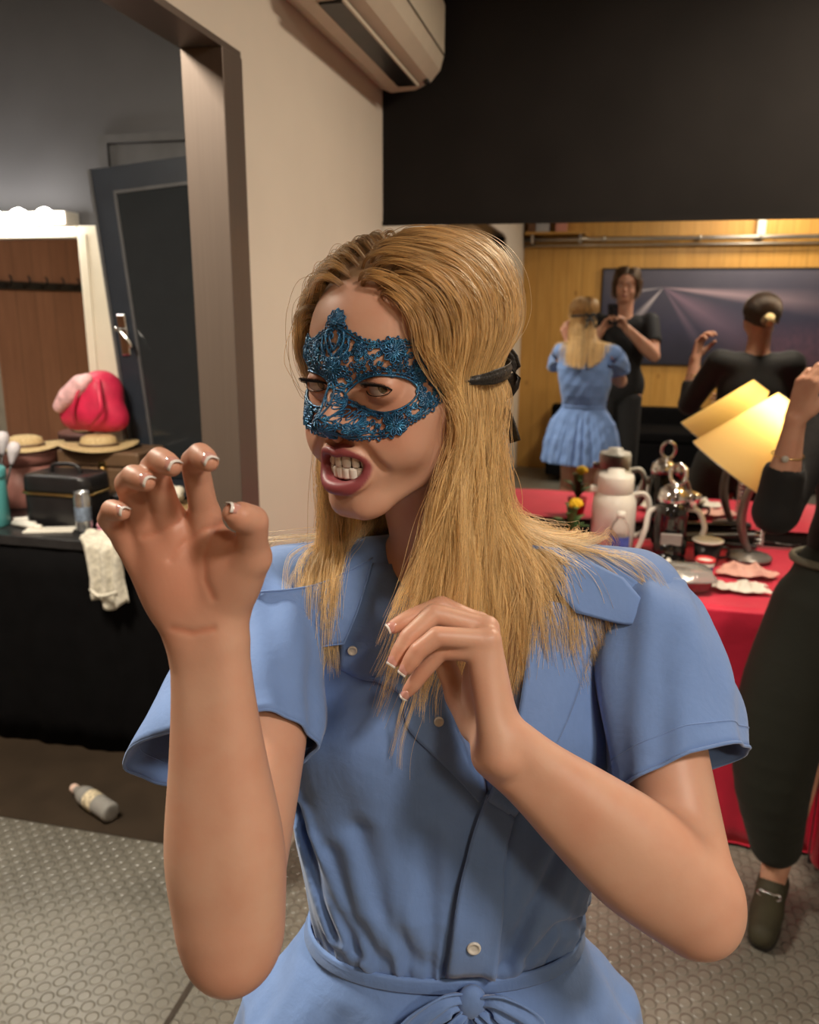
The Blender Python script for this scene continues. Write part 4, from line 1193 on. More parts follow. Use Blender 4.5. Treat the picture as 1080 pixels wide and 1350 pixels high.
def dress_sheet(name, rows, lift, nu=14, nv=18, edge=0.0009, flare=None):
    R = [spline(r, nu) for r in rows]
    G = np.stack([spline([R[k][j] for k in range(len(R))], nv) for j in range(nu)], 1)      # nv x nu x 2
    P = np.array([[on_dress(G[i, j, 0], G[i, j, 1], lift + (flare(i / (nv - 1), j / (nu - 1)) if flare else 0)) for j in range(nu)] for i in range(nv)])
    Dp = P @ TF
    for _ in range(3):                                                 # stiff cloth: iron out small dents
        Q = Dp.copy(); Q[1:-1] = (Dp[:-2] + 2 * Dp[1:-1] + Dp[2:]) / 4; Q2 = Q.copy(); Q2[:, 1:-1] = (Q[:, :-2] + 2 * Q[:, 1:-1] + Q[:, 2:]) / 4
        P = P + (np.maximum(Q2, Dp - 0.002) - Dp)[:, :, None] * TF; Dp = P @ TF
    mb = MB().sheet((P - _b).tolist())
    o = mb.build(name, M_dress, dress_root, solidify=0.0016)
    border = list(P[0]) + list(P[1:, -1]) + list(P[-1, ::-1][1:]) + list(P[::-1, 0][1:-1])
    MB().tube([p - _b for p in border], edge, 6, closed=True).build('hem_stitching', M_dress, o)
    return o
dress_root = dress
S_ = DP_SHEETS
dress_sheet('collar', S_['collar'], 0.009, flare=lambda v, u: 0.005 * v + 0.016 * u ** 1.3)
dress_sheet('collar', S_['collar_r'], 0.009, flare=lambda v, u: 0.006 * v + 0.003 * u)
dress_sheet('lapel', S_['lapel'], 0.003, flare=lambda v, u: 0.003 * u)
dress_sheet('placket', S_['placket_l'], 0.0035, nv=26, flare=lambda v, u: 0.002 * (1 - u))
dress_sheet('lapel', S_['placket_r'], 0.004, flare=lambda v, u: 0.006 * (1 - u))
dress_sheet('placket', S_['placket_d'], 0.0045, nv=26, flare=lambda v, u: 0.003 * (1 - u))
M_button = plain('shell_button', (0.62, 0.60, 0.55), 0.25, coat=0.4)
for (s, z), rr in zip(DP_BUTTONS, (0.0045, 0.0045, 0.0066)):
    p = on_dress(s, z, 0.0085) - _b
    q = Vector((0, 0, 1)).rotation_difference(Vector(TF)).to_matrix().to_4x4()
    MB().lathe([(rr * .2, .0004), (rr * .62, .0004), (rr * .72, .0016), (rr * .95, .0014), (rr, .0004), (rr, -.001)], 20, Matrix.Translation(Vector(p)) @ q).build('button', M_button, dress)
def arm_sleeve(h, lat, rows, seed):
    """cloth round the upper arm: rows of (place along the arm, radius out, in, up, down)"""
    S, E = np.array(WJ[h + '_sh']), np.array(WJ[h + '_el']); ax = (E - S) / np.linalg.norm(E - S)
    v = np.array(lat, float); v -= ax * (v @ ax); v /= np.linalg.norm(v); w = np.cross(ax, v); w = w if w[2] > 0 else -w
    n, m = 64, 28; K = []
    for t, ro, ri, ru, rd, tl in rows:
        ring = []
        for k in range(n):
            q = 2 * PI * k / n; c, s_ = math.cos(q), math.sin(q)
            ring.append(S + (E - S) * t + ax * tl * c + v * (ro if c > 0 else ri) * c + w * (ru if s_ > 0 else rd) * s_)
        K.append(ring)
    K = np.array(K); G = np.stack([spline(K[:, j], m) for j in range(n)], 1)
    for i in range(m):
        u = i / (m - 1); c = G[i].mean(0)
        for j in range(n):
            q = 2 * PI * j / n; r = G[i, j] - c; l = np.linalg.norm(r)
            G[i, j] += r / l * (0.0034 * math.sin(q * 4 + u * 3 + seed) * u + 0.0018 * math.sin(q * 9 - u * 8 + seed) + 0.0024 * math.sin(q * 3 + u * 9 + seed))
    V = (G - _b).reshape(-1, 3); F = [(i * n + j, i * n + (j + 1) % n, (i + 1) * n + (j + 1) % n, (i + 1) * n + j) for i in range(m - 1) for j in range(n)]
    o = link_mesh('sleeve', V, F, M_dress, dress, solidify=0.0018)
    MB().tube([tuple(p - _b) for p in G[-1]], 0.0016, 6, closed=True).build('sleeve_hem', M_dress, o)
    MB().tube([tuple(p - _b) for p in G[-4]], 0.0007, 6, closed=True).build('hem_stitching', M_dress, o)
arm_sleeve('L', (0.95, 0.3, 0.0), [(-0.04, .052, .026, .050, .095, .0), (0.10, .068, .046, .060, .086, .0), (0.36, .076, .052, .061, .070, -.006), (0.60, .078, .049, .056, .058, -.016)], 0.4)
arm_sleeve('R', (-1.0, 0.0, -0.30), [(-0.04, .054, .026, .050, .095, .0), (0.10, .076, .044, .058, .086, .0), (0.32, .108, .046, .055, .068, .0), (0.50, .132, .043, .049, .050, .004)], 2.1)
# waist tie: band, knot, two loops, two tails
def ring_at(z, out, n=72):
    c = np.array([np.interp(z, _CZ, _CX), np.interp(z, _CZ, _CY), z]); a = np.interp(z, _AZ, _AW) + out; b = np.interp(z, _AZ, _AD) + out
    P = []
    for k in range(n):
        t = 2 * PI * k / n; cs, sn = math.cos(t), math.sin(t)
        P.append(c + TX * a * math.copysign(abs(cs) ** (2 / 2.3), cs) + TF * b * math.copysign(abs(sn) ** (2 / 2.3), sn))
    return np.array(P)
_n = 72; rows = [ring_at(0.957 + dz, o_) for dz, o_ in ((-0.007, 0.0015), (-0.005, 0.0042), (0.0, 0.0034), (0.005, 0.0042), (0.007, 0.0015))]
V = np.concatenate(rows) - _b; F = [(i * _n + j, i * _n + (j + 1) % _n, (i + 1) * _n + (j + 1) % _n, (i + 1) * _n + j) for i in range(4) for j in range(_n)]
belt = link_mesh('waist_tie', V, F, M_dress, dress, solidify=0.002)
def tie_strip(pts, widths, name, up=TX):
    P = [Vector(p) for p in spline(pts, 22)]; W = np.interp(np.linspace(0, 1, 22), np.linspace(0, 1, len(widths)), widths); rws = []
    for i, p in enumerate(P):
        t = (P[min(i + 1, 21)] - P[max(i - 1, 0)]).normalized(); f = Vector(TF); w = t.cross(f).normalized()
        rws.append([tuple(p + w * W[i] * q + f * 0.0035 * math.sin(q * 11 + i * .3) - Vector(_b)) for q in np.linspace(-.5, .5, 11)])
    return MB().sheet(rws).build(name, M_dress, belt, solidify=0.0018)
kc = np.array([np.interp(.950, _CZ, _CX), np.interp(.950, _CZ, _CY), .950]) + TF * 0.094 + TX * 0.022
_kb = kc - _b
MB().ball((0, 0, 0), (0.014, 0.009, 0.018), 20, 14, Matrix.Translation(Vector(_kb)) @ Matrix.Rotation(0.232, 4, 'Z')).build('knot', M_dress, belt)
for s in (-1, 1):
    tie_strip([kc + TX * s * .004, kc + TX * s * .025 + TF * .010 + np.array([0, 0, .004]), kc + TX * s * .055 + TF * .012 + np.array([0, 0, -.022]), kc + TX * s * .045 + TF * .016 + np.array([0, 0, -.045]), kc + TX * s * .006 + TF * .006 + np.array([0, 0, -.008])], (0.012, 0.024, 0.03, 0.026, 0.012), 'bow_loop')
    tie_strip([kc + np.array([0, 0, -.01]), kc + TX * s * .018 + TF * .012 + np.array([0, 0, -.06]), kc + TX * s * .028 + TF * .018 + np.array([0, 0, -.14]), kc + TX * s * .03 + TF * .030 + np.array([0, 0, -.24])], (0.012, 0.022, 0.026, 0.028), 'tie_tail')
# ------------------------------------------------------------------ fixtures of the room
M_plastic_cream = plain('cream_plastic', (0.62, 0.55, 0.44), 0.38, var=0.03)
M_dark = plain('black_plastic', (0.012, 0.012, 0.012), 0.35, var=0.1)
M_matte_black = plain('black_cloth', (0.0035, 0.0033, 0.0037), 0.9, var=0.2, bump=0.2, bscale=80, spec=0.1)
M_chrome = plain('chrome', (0.72, 0.72, 0.72), 0.12, metal=1.0, var=0.03)
M_white = plain('white_plastic', (0.74, 0.71, 0.65), 0.3, var=0.03)
# air conditioner on the cream wall
ac = thing('air_conditioner', (LX, 2.55, 2.30), 'cream wall air conditioner high on the cream wall beside the black wall', 'air conditioner')
prof = [(0.0, 0.02), (0.05, 0.0), (0.135, 0.004), (0.19, 0.026), (0.222, 0.062), (0.236, 0.11), (0.236, 0.26), (0.225, 0.285), (0.0, 0.29)]
mb = MB(); n = len(prof); y0, y1 = -0.46, 0.50
V = []; 
for yy, ins in ((y0, 0.012), (y0 + 0.012, 0), (y1 - 0.012, 0), (y1, 0.012)):
    V += [(max(0.0, x - ins if x > 0 else 0), yy, z + (ins if z < 0.1 else -ins)) for x, z in prof]
F = [(k * n + i, k * n + (i + 1) % n, (k + 1) * n + (i + 1) % n, (k + 1) * n + i) for k in range(3) for i in range(n)] + [tuple(range(n - 1, -1, -1)), tuple(3 * n + i for i in range(n))]
mb.add(V, F).build('housing', M_plastic_cream, ac, smooth=False, bevel=0.004)
MB().box((0.096, y0 + 0.06, -0.0035), (0.158, y1 - 0.10, 0.03), Matrix.Identity(4)).build('air_outlet', M_dark, ac, smooth=False)
MB().box((0.158, y0 + 0.05, -0.004), (0.164, y1 - 0.09, 0.006)).build('louver', M_plastic_cream, ac, smooth=False, bevel=0.001)
MB().box((0.088, y0 + 0.05, -0.004), (0.095, y1 - 0.09, 0.006)).build('louver', M_plastic_cream, ac, smooth=False, bevel=0.001)
MB().box((0.2365, y0 + 0.004, 0.105), (0.2385, y1 - 0.004, 0.108)).build('panel_seam', M_dark, ac, smooth=False)
MB().box((0.176, y1 - 0.075, 0.010), (0.194, y1 - 0.045, 0.024)).build('sensor_window', M_dark, ac, smooth=False, bevel=0.003)
# ceiling lamps
M_lampglass = glow('lamp_diffuser', (1.0, 0.87, 0.70), 6.0)
for (x, y), lb in (((1.05, -0.35), 'round ceiling lamp above the photographer'), ((0.80, 2.30), 'round ceiling lamp above the red table side of the room'), ((1.35, -1.55), 'round ceiling lamp close to the pine wall'), ((-1.60, 1.05), 'round ceiling lamp in the dressing room beyond the doorway')):
    t = thing('ceiling_lamp', (x, y, CEIL), lb, 'lamp', 'ceiling lamps')
    MB().lathe([(0.20, 0.0), (0.20, -0.02), (0.19, -0.028), (0.18, -0.028)], 40).build('rim', M_white, t)
    MB().lathe([(0.178, -0.006), (0.178, -0.024), (0.15, -0.030), (0.0001, -0.031)], 40).build('diffuser', M_lampglass, t)
# the pine wall behind the photographer: pipe, brackets, picture, shelf bits, black bench
M_pipe = plain('galvanised_pipe', (0.55, 0.52, 0.48), 0.3, metal=0.9, var=0.1)
pp = thing('pipe', (1.1, REAR + 0.06, 2.195), 'grey horizontal pipe running along the pine wall above the stage picture', 'pipe')
MB().tube([(-1.93, 0, 0), (1.95, 0, 0)], 0.021, 16).build('tube', M_pipe, pp)
MB().tube([(-1.93, 0.0, -0.055), (1.95, 0.0, -0.055)], 0.010, 10).build('thin_tube', M_pipe, pp)
MB().box((0.13, -0.03, 0.02), (0.20, 0.012, 0.54)).build('riser', M_white, pp, smooth=False, bevel=0.004)
for x in (-1.2, -0.35, 0.165, 0.9, 1.6):
    MB().tube([(x, -0.058, -0.005), (x, 0.0, -0.005)], 0.012, 10).tube([(x - .012, 0, 0), (x + .012, 0, 0)], 0.027, 16).build('pipe_clamp', M_pipe, pp)
def poster_mat():
    """a stage with white and mauve light beams over a dark blue hall"""
    N = NT('stage_picture_print'); tc = N.node('ShaderNodeTexCoord'); sep = N.node('ShaderNodeSeparateXYZ'); N.link(tc.outputs['Object'], sep.inputs[0])
    x, z = sep.outputs[0], sep.outputs[2]
    col = N.ramp(N.math('ADD', N.math('MULTIPLY', z, 0.9), N.math('MULTIPLY', N.noise(tc.outputs['Object'], 3, 4), 0.4)), [(0.1, (0.012, 0.012, 0.02)), (0.5, (0.035, 0.035, 0.07)), (1.0, (0.09, 0.085, 0.12))])
    ox, oz = -0.55, 0.70
    dx = N.math('SUBTRACT', x, ox); dz = N.math('SUBTRACT', z, oz)
    an = N.math('ARCTAN2', dz, dx); rr = N.math('SQRT', N.math('ADD', N.math('MULTIPLY', dx, dx), N.math('MULTIPLY', dz, dz)))
    for a0, wd, c, st, ln in ((-0.10, 0.10, (0.46, 0.33, 0.38), 0.75, 1.6), (-0.55, 0.30, (0.30, 0.19, 0.27), 0.55, 1.0), (-2.25, 0.16, (0.62, 0.56, 0.60), 0.85, 0.5), (-0.95, 0.12, (0.30, 0.20, 0.28), 0.45, 0.7), (-3.0, 0.10, (0.5, 0.46, 0.5), 0.7, 0.5)):
        d = N.math('DIVIDE', N.math('ABSOLUTE', N.math('SUBTRACT', an, a0)), wd)
        m = N.math('MULTIPLY', N.math('MAXIMUM', N.math('SUBTRACT', 1.0, d), 0.0), N.math('MAXIMUM', N.math('SUBTRACT', 1.0, N.math('DIVIDE', rr, ln)), 0.0))
        col = N.mix(N.math('MINIMUM', N.math('MULTIPLY', m, st * 1.6), 1.0), col, c)
    crowd = N.noise(N.coord('Object', (1, 1, 0.6)), 26, 4)
    zf = N.ramp(z, [(0.0, (1, 1, 1)), (0.22, (0.9,) * 3), (0.42, (0, 0, 0))]); xf = N.ramp(x, [(0.0, (0, 0, 0)), (0.5, (1, 1, 1))])
    cm = N.math('MULTIPLY', zf, N.math('MULTIPLY', xf, N.math('MULTIPLY', crowd, 0.6)))
    col = N.mix(cm, col, (0.26, 0.12, 0.17))
    N.link(col, N.b.inputs['Base Color']); N.set(Roughness=0.45); return N.m
ps = thing('stage_poster', (1.02, REAR + 0.004, 1.06), 'long dark poster of a stage with white and mauve light beams on the pine wall', 'poster')
MB().box((-1.10, 0, 0), (1.6, 0.012, 0.865)).build('print', poster_mat(), ps, smooth=False)
fr_ = MB()
for a in (((-1.11, 0, -0.01), (1.61, 0.02, 0.002)), ((-1.11, 0, 0.863), (1.61, 0.02, 0.875)), ((-1.11, 0, 0.002), (-1.098, 0.02, 0.863)), ((1.598, 0, 0.002), (1.61, 0.02, 0.863))): fr_.box(*a)
fr_.build('frame', M_dark, ps, smooth=False)
be = thing('bench', (1.0, REAR + 0.36, 0), 'black padded bench seat against the pine wall under the poster', 'bench')
MB().box((-1.5, -0.30, 0.06), (2.0, 0.32, 0.40)).build('base', M_matte_black, be, smooth=False, bevel=0.02)
for k in range(5): MB().box((-1.5 + 0.7 * k + 0.005, -0.28, 0.40), (-0.8 + 0.7 * k - 0.005, 0.33, 0.50)).build('seat_cushion', M_matte_black, be, smooth=False, bevel=0.03, bevel_seg=3)
MB().box((-1.5, -0.34, 0.36), (2.0, -0.22, 0.66)).build('backrest', M_matte_black, be, smooth=False, bevel=0.03)
M_shelfthing = [plain('pale_grey_box', (0.45, 0.45, 0.47), 0.5), plain('pink_box', (0.62, 0.28, 0.22), 0.5), plain('brown_box', (0.16, 0.08, 0.04), 0.6)]
wsf = thing('wall_shelf', (-0.56, REAR + 0.10, 2.235), 'short pine shelf high in the corner beside the white wall, holding small boxes', 'shelf')
MB().box((-0.26, -0.10, 0), (0.30, 0.10, 0.018)).build('board', M_pine, wsf, smooth=False)
for x in (-0.2, 0.24): MB().box((x, -0.10, -0.08), (x + .02, 0.06, 0.0)).build('bracket', M_pipe, wsf, smooth=False)
for x, w, h, m, lb in ((-0.76, .07, .16, 2, 'dark brown box on the high pine shelf beside the white wall'), (-0.66, .12, .14, 0, 'pale grey box standing on the high pine shelf'), (-0.49, .10, .15, 1, 'pink box standing on the high pine shelf')):
    t = thing('box', (x, REAR + 0.09, 2.253), lb, 'box', 'boxes on the high shelf')
    MB().box((-w / 2, -.06, 0), (w / 2, .06, h - .03)).build('carton', M_shelfthing[m], t, smooth=False, bevel=0.003)
    MB().box((-w / 2 - .002, -.062, h - .03), (w / 2 + .002, .062, h)).build('lid', M_shelfthing[m], t, smooth=False, bevel=0.003)
# ------------------------------------------------------------------ dressing room beyond the doorway
M_counter = plain('black_counter', (0.022, 0.021, 0.022), 0.30, var=0.2, vscale=30)
cn = thing('dressing_counter', (-2.6, 2.73, 0), 'long black counter with cloth front in the dressing room under the bulb mirror', 'counter')
MB().box((-1.66, -0.375, 0.765), (1.655, 0.365, 0.80)).build('counter_top', M_counter, cn, smooth=False, bevel=0.004)
mbf = MB(); rows = []
for z in np.linspace(0.006, 0.766, 8):
    rows.append([(x, -0.365 + 0.006 * math.sin(x * 34) * (1 - z) + 0.004 * math.sin(x * 71 + 1) * (1 - z), z) for x in np.linspace(-1.65, 1.64, 160)])
mbf.sheet(rows).build('front_cloth', M_matte_black, cn, solidify=0.004)
MB().box((-1.65, -0.33, 0.006), (-1.60, 0.36, 0.765)).build('end_panel', M_counter, cn, smooth=False)
MB().box((1.59, -0.33, 0.006), (1.64, 0.36, 0.765)).build('end_panel', M_counter, cn, smooth=False)
# mirror with bulbs
M_mirror_frame = plain('ivory_frame', (0.72, 0.66, 0.54), 0.35, var=0.03)
vm = thing('bulb_mirror', (-2.56, WY - 0.035, 0.85), 'white framed dressing mirror with a row of bright bulbs above it', 'mirror')
MB().box((-0.50, -0.0, 0.02), (0.50, 0.004, 1.00)).build('glass', M_mirror, vm, smooth=False)
fb = MB()
for a in (((-0.58, -0.04, 0.0), (-0.49, 0.034, 1.03)), ((0.49, -0.04, 0.0), (0.625, 0.034, 1.03)), ((-0.49, -0.04, 0.0), (0.49, 0.034, 0.03)), ((-0.49, -0.04, 0.985), (0.49, 0.034, 1.03))): fb.box(*a)
fb.build('frame', M_mirror_frame, vm, smooth=False, bevel=0.006)
MB().box((0.50, -0.048, 0.02), (0.535, -0.040, 1.0)).build('frame_bead', M_mirror_frame, vm, smooth=False, bevel=0.003)
MB().box((-0.46, -0.06, 1.032), (0.46, 0.034, 1.085)).build('light_bar', M_white, vm, smooth=False, bevel=0.006)
M_bulb = glow('bulb_glow', (1.0, 0.95, 0.86), 36.0)
for k in range(8):
    x = -0.41 + 0.1165 * k
    b = MB().lathe([(0.014, -0.0), (0.016, 0.012), (0.030, 0.034), (0.034, 0.052), (0.028, 0.072), (0.014, 0.083), (0.0005, 0.086)], 20, Matrix.Translation((x, -0.058, 1.058)) @ Matrix.Rotation(math.radians(90), 4, 'X')).build('bulb', M_bulb, vm)
    MB().lathe([(0.018, -0.004), (0.018, 0.012), (0.015, 0.013)], 16, Matrix.Translation((x, -0.058, 1.058)) @ Matrix.Rotation(math.radians(90), 4, 'X')).build('bulb_socket', M_chrome, b)
# dark door frame and door on the far wall
M_bluegrey = plain('blue_grey_door', (0.018, 0.023, 0.033), 0.45, var=0.12)
M_greyframe = plain('grey_door_frame', (0.075, 0.075, 0.08), 0.45)
M_darkglass = plain('dark_panel', (0.020, 0.023, 0.026), 0.12, var=0.05)
df = MB()
for a in (((-1.975, WY - 0.03, 0.0), (-1.935, WY - 0.001, 2.215)), ((-1.275, WY - 0.03, 0.0), (-1.235, WY - 0.001, 2.215)), ((-1.935, WY - 0.03, 2.185), (-1.275, WY - 0.001, 2.215)), ((-1.935, WY - 0.012, 2.10), (-1.275, WY - 0.001, 2.185))): df.box(*a)
struct('trim_1', df, M_greyframe)
dr = thing('door_leaf', (-1.60, WY - 0.105, 0.802), 'dark blue grey door leaf with a glazed panel leaning on the far wall', 'door')
Mt = Matrix.Rotation(math.radians(-4.8), 4, 'Y')
def dbox(lo, hi, nm, m, par=dr, **k):
    return MB().box(lo, hi, Mt).build(nm, m, par, smooth=False, **k)
dbox((-0.245, -0.02, 0.02), (0.36, 0.02, 1.30), 'leaf', M_bluegrey, bevel=0.004)
dbox((-0.145, -0.026, 0.10), (0.30, -0.019, 1.20), 'glazed_panel', M_darkglass)
for a in (((-0.157, -0.03, 0.09), (-0.145, -0.018, 1.212)), ((0.30, -0.03, 0.09), (0.312, -0.018, 1.212)), ((-0.145, -0.03, 1.20), (0.30, -0.018, 1.212))): dbox(*a, 'moulding', M_greyframe)
dbox((-0.258, -0.024, 0.02), (-0.244, 0.02, 1.30), 'edge_strip', M_greyframe)
hd = dbox((-0.225, -0.032, 0.60), (-0.185, -0.02, 0.76), 'handle_plate', M_chrome, bevel=0.006)
MB().tube(spline([(-0.205, -0.035, 0.70), (-0.205, -0.07, 0.705), (-0.19, -0.078, 0.70), (-0.155, -0.078, 0.655), (-0.150, -0.076, 0.63)], 14), 0.008, 10, Mt).build('lever', M_chrome, hd)
# hook rail, panel and coats seen in the bulb mirror
hk = thing('hook_rail', (-4.295, 0.3, 1.68), 'dark rail of coat hooks on the red brown panelled wall', 'coat rack')
MB().box((0, -1.4, 0), (0.025, 1.4, 0.06)).build('rail', M_dark, hk, smooth=False, bevel=0.004)
for k in range(14):
    y = -1.3 + 0.2 * k
    MB().tube(spline([(0.02, y, 0.03), (0.07, y, 0.03), (0.085, y, 0.07), (0.07, y, 0.10)], 10), 0.008, 8).build('hook', M_dark, hk)
M_beige_panel = plain('beige_grey_panel', (0.22, 0.19, 0.155), 0.5)
lk = thing('locker', (-4.06, 1.85, 0), 'beige grey locker by the red brown panelled wall', 'locker')
MB().box((-0.22, -0.4, 0.08), (0.20, 0.4, 1.52)).build('cabinet', M_beige_panel, lk, smooth=False, bevel=0.006)
for s in (-1, 1):
    d_ = MB().box((0.20, -0.39 if s < 0 else 0.005, 0.11), (0.215, -0.005 if s < 0 else 0.39, 1.50)).build('locker_door', M_beige_panel, lk, smooth=False, bevel=0.003)
    MB().box((0.215, s * 0.05 - .01, 0.75), (0.235, s * 0.05 + .01, 0.88)).build('pull', M_chrome, d_, smooth=False, bevel=0.003)
for sx in (-.19, .17):
    for sy in (-.36, .36): MB().box((sx - .02, sy - .02, 0), (sx + .02, sy + .02, .08)).build('foot', M_dark, lk, smooth=False)
# ------------------------------------------------------------------ things on the dressing counter
CT = 0.80
def soft(V, F, name, m, parent, it=2, w=0.5): return big_mesh(name, smooth_verts(V, F, it, w), F, m, parent)
M_teal = plain('teal_enamel', (0.085, 0.33, 0.34), 0.35, var=0.05)
t = thing('canister', (-2.135, 2.46, CT), 'teal round canister on the black counter left of the vanity case', 'canister')
MB().lathe([(0.0005, 0.0), (0.06, 0.0), (0.063, 0.006), (0.063, 0.176), (0.061, 0.180)], 40).build('can_body', M_teal, t)
MB().lathe([(0.065, 0.176), (0.066, 0.182), (0.066, 0.205), (0.060, 0.214), (0.0005, 0.216)], 40).build('lid', M_teal, t)
# straw hats stacked on a brown case, red rucksack behind
M_straw = NT('straw'); _v = M_straw.coord('Object', (1, 1, 3)); _f = M_straw.noise(_v, 110, 3)
M_straw.link(M_straw.ramp(_f, [(0.3, (0.42, 0.29, 0.13)), (0.7, (0.68, 0.52, 0.28))]), M_straw.b.inputs['Base Color']); M_straw.set(Roughness=0.7); M_straw.bump(_f, 0.6, 0.003); M_straw = M_straw.m
M_brown = plain('brown_leather', (0.13, 0.075, 0.042), 0.4, var=0.15, bump=0.25, bscale=140)
M_gold = plain('brass', (0.72, 0.50, 0.20), 0.22, metal=1.0, var=0.05)
t = thing('case', (-1.90, 2.86, CT), 'brown leather box case with a brass clasp behind the black vanity case', 'case')
MB().box((-0.16, -0.10, 0.0), (0.19, 0.10, 0.17)).build('case_body', M_brown, t, smooth=False, bevel=0.012, bevel_seg=3)
MB().box((-0.163, -0.103, 0.172), (0.193, 0.103, 0.232)).build('lid', M_brown, t, smooth=False, bevel=0.012, bevel_seg=3)
c_ = MB().box((0.02, -0.109, 0.140), (0.055, -0.101, 0.195)).build('clasp', M_gold, t, smooth=False, bevel=0.002)
MB().lathe([(0.010, 0), (0.010, .004), (0.004, .006), (0.0005, .006)], 16, Matrix.Translation((0.0375, -0.109, 0.165)) @ Matrix.Rotation(PI / 2, 4, 'X')).build('lock', M_gold, c_)
M_pinkbox = plain('dusty_pink_leather', (0.28, 0.12, 0.10), 0.5, var=0.12)
t = thing('hat_box', (-2.26, 2.83, CT), 'dusty pink round hat box under the left straw hat', 'box')
MB().lathe([(0.0005, 0), (0.145, 0), (0.148, 0.004), (0.148, 0.165)], 40).build('drum', M_pinkbox, t)
MB().lathe([(0.151, 0.165), (0.152, 0.215), (0.148, 0.22), (0.0005, 0.222)], 40).build('lid', M_pinkbox, t)
def straw_hat(loc, rx, ry, lb, s=1.0):
    t = thing('straw_hat', loc, lb, 'hat', 'straw hats', 0.3); t.rotation_euler = (rx, ry, 0.3)
    n = 48; V = []; prof = [(0.205, 0.012), (0.17, 0.006), (0.125, 0.004), (0.098, 0.008), (0.094, 0.03), (0.088, 0.050), (0.06, 0.062), (0.02, 0.061), (0.0005, 0.060)]
    for r, z in prof:
        for i in range(n):
            a = 2 * PI * i / n; w = 0.012 * math.sin(a * 2 + 1) * max(0, (r - 0.1)) / 0.1
            V.append((r * math.cos(a) * s, r * 0.86 * math.sin(a) * s, (z + w) * s))
    F = [(k * n + i, k * n + (i + 1) % n, (k + 1) * n + (i + 1) % n, (k + 1) * n + i) for k in range(len(prof) - 1) for i in range(n)]
    link_mesh('brim_and_crown', V, F, M_straw, t, solidify=0.003)
    MB().tube([(0.097 * s * math.cos(a), 0.097 * .86 * s * math.sin(a), 0.016 * s) for a in np.linspace(0, 2 * PI, 40, endpoint=False)], 0.006, 6, closed=True).build('hat_band', M_brown, t)
straw_hat((-2.23, 2.80, CT + 0.228), 0.0, 0.0, 'pale straw hat lying flat on the dusty pink hat box', 0.72)
straw_hat((-1.92, 2.83, CT + 0.238), 0.0, 0.0, 'pale straw hat lying flat on the brown leather case', 0.74)
M_redbag = plain('raspberry_nylon', (0.58, 0.022, 0.075), 0.45, var=0.18, vscale=16, bump=0.5, bscale=22)
t = thing('rucksack', (-1.965, 2.88, CT + 0.302), 'raspberry red rucksack on top of the straw hat, reaching up before the mirror frame', 'bag')
Fd = Field((-0.24, -0.14, -0.02), (0.24, 0.14, 0.34), 0.006)
Fd.poly([(-0.085, 0, 0.055), (-0.02, 0, 0.11), (0.04, 0, 0.145)], [0.055, 0.070, 0.066], 0.03); Fd.el((0.03, -0.01, 0.07), (0.105, 0.07, 0.07), None, 0.07); Fd.el((0.045, 0, 0.165), (0.066, 0.055, 0.05), None, 0.06)
Fd.rc((-0.08, 0, 0.04), (0.10, 0, 0.04), 0.045, 0.045, 0.03)
V, F = Fd.mesh(); soft(V, F, 'sack', M_redbag, t)
M_pinkwhite = plain('pink_white_print', (0.80, 0.46, 0.48), 0.5, var=0.3, vscale=30)
Fd = Field((-0.16, -0.14, 0.04), (0.10, 0.02, 0.26), 0.005); Fd.poly([(-0.105, -0.062, 0.09), (-0.06, -0.07, 0.13), (0.0, -0.068, 0.18), (0.03, -0.066, 0.20)], [.026, .036, .036, .022], .01)
V, F = Fd.mesh(); soft(V, F, 'front_pocket', M_pinkwhite, t)
for q in (-1, 1): MB().tube(spline([(0.03 * q, -0.085, 0.02), (0.06 * q + .04, -0.105, 0.08), (0.05 * q + .05, -0.10, 0.14), (0.03 * q + .05, -0.07, 0.20)], 16), 0.009, 8, flat=0.4).build('strap', M_redbag, t)
# black vanity case with gold zip
t = thing('vanity_case', (-1.90, 2.585, CT), 'black vanity case with a gold zip on the counter in front of the brown case', 'case')
def rbox(w, d, h, z0, r, n=10, taper=1.0):
    V = []; F = []; ring = []
    for cx_, cy_, a0 in ((w - r, d - r, 0), (-w + r, d - r, PI / 2), (-w + r, -d + r, PI), (w - r, -d + r, 1.5 * PI)):
        for k in range(n + 1): a = a0 + PI / 2 * k / n; ring.append((cx_ + r * math.cos(a), cy_ + r * math.sin(a)))
    m = len(ring)
    for s, z in ((.96, z0), (1, z0 + .008), (taper, z0 + h - .012), (taper * .97, z0 + h - .003), (taper * .9, z0 + h)):
        V += [(x * s, y * s, z) for x, y in ring]
    F = [(k * m + i, k * m + (i + 1) % m, (k + 1) * m + (i + 1) % m, (k + 1) * m + i) for k in range(4) for i in range(m)] + [tuple(range(m - 1, -1, -1)), tuple(4 * m + i for i in range(m))]
    return MB().add(V, F), ring
M_vinyl = plain('black_vinyl', (0.014, 0.013, 0.014), 0.32, var=0.2, bump=0.15, bscale=120)
mb, ring = rbox(0.135, 0.085, 0.115, 0.0, 0.04); mb.build('case_body', M_vinyl, t)
mb, ring = rbox(0.137, 0.087, 0.062, 0.122, 0.04, taper=.98); mb.build('lid', M_vinyl, t)
MB().tube([(x * 1.012, y * 1.012, 0.1185) for x, y in ring], 0.0055, 6, closed=True).build('zip', M_gold, t)
MB().tube(spline([(-0.06, 0, 0.183), (-0.05, 0, 0.207), (0.0, 0, 0.214), (0.05, 0, 0.207), (0.06, 0, 0.183)], 18), 0.008, 8).build('carry_handle', M_vinyl, t)
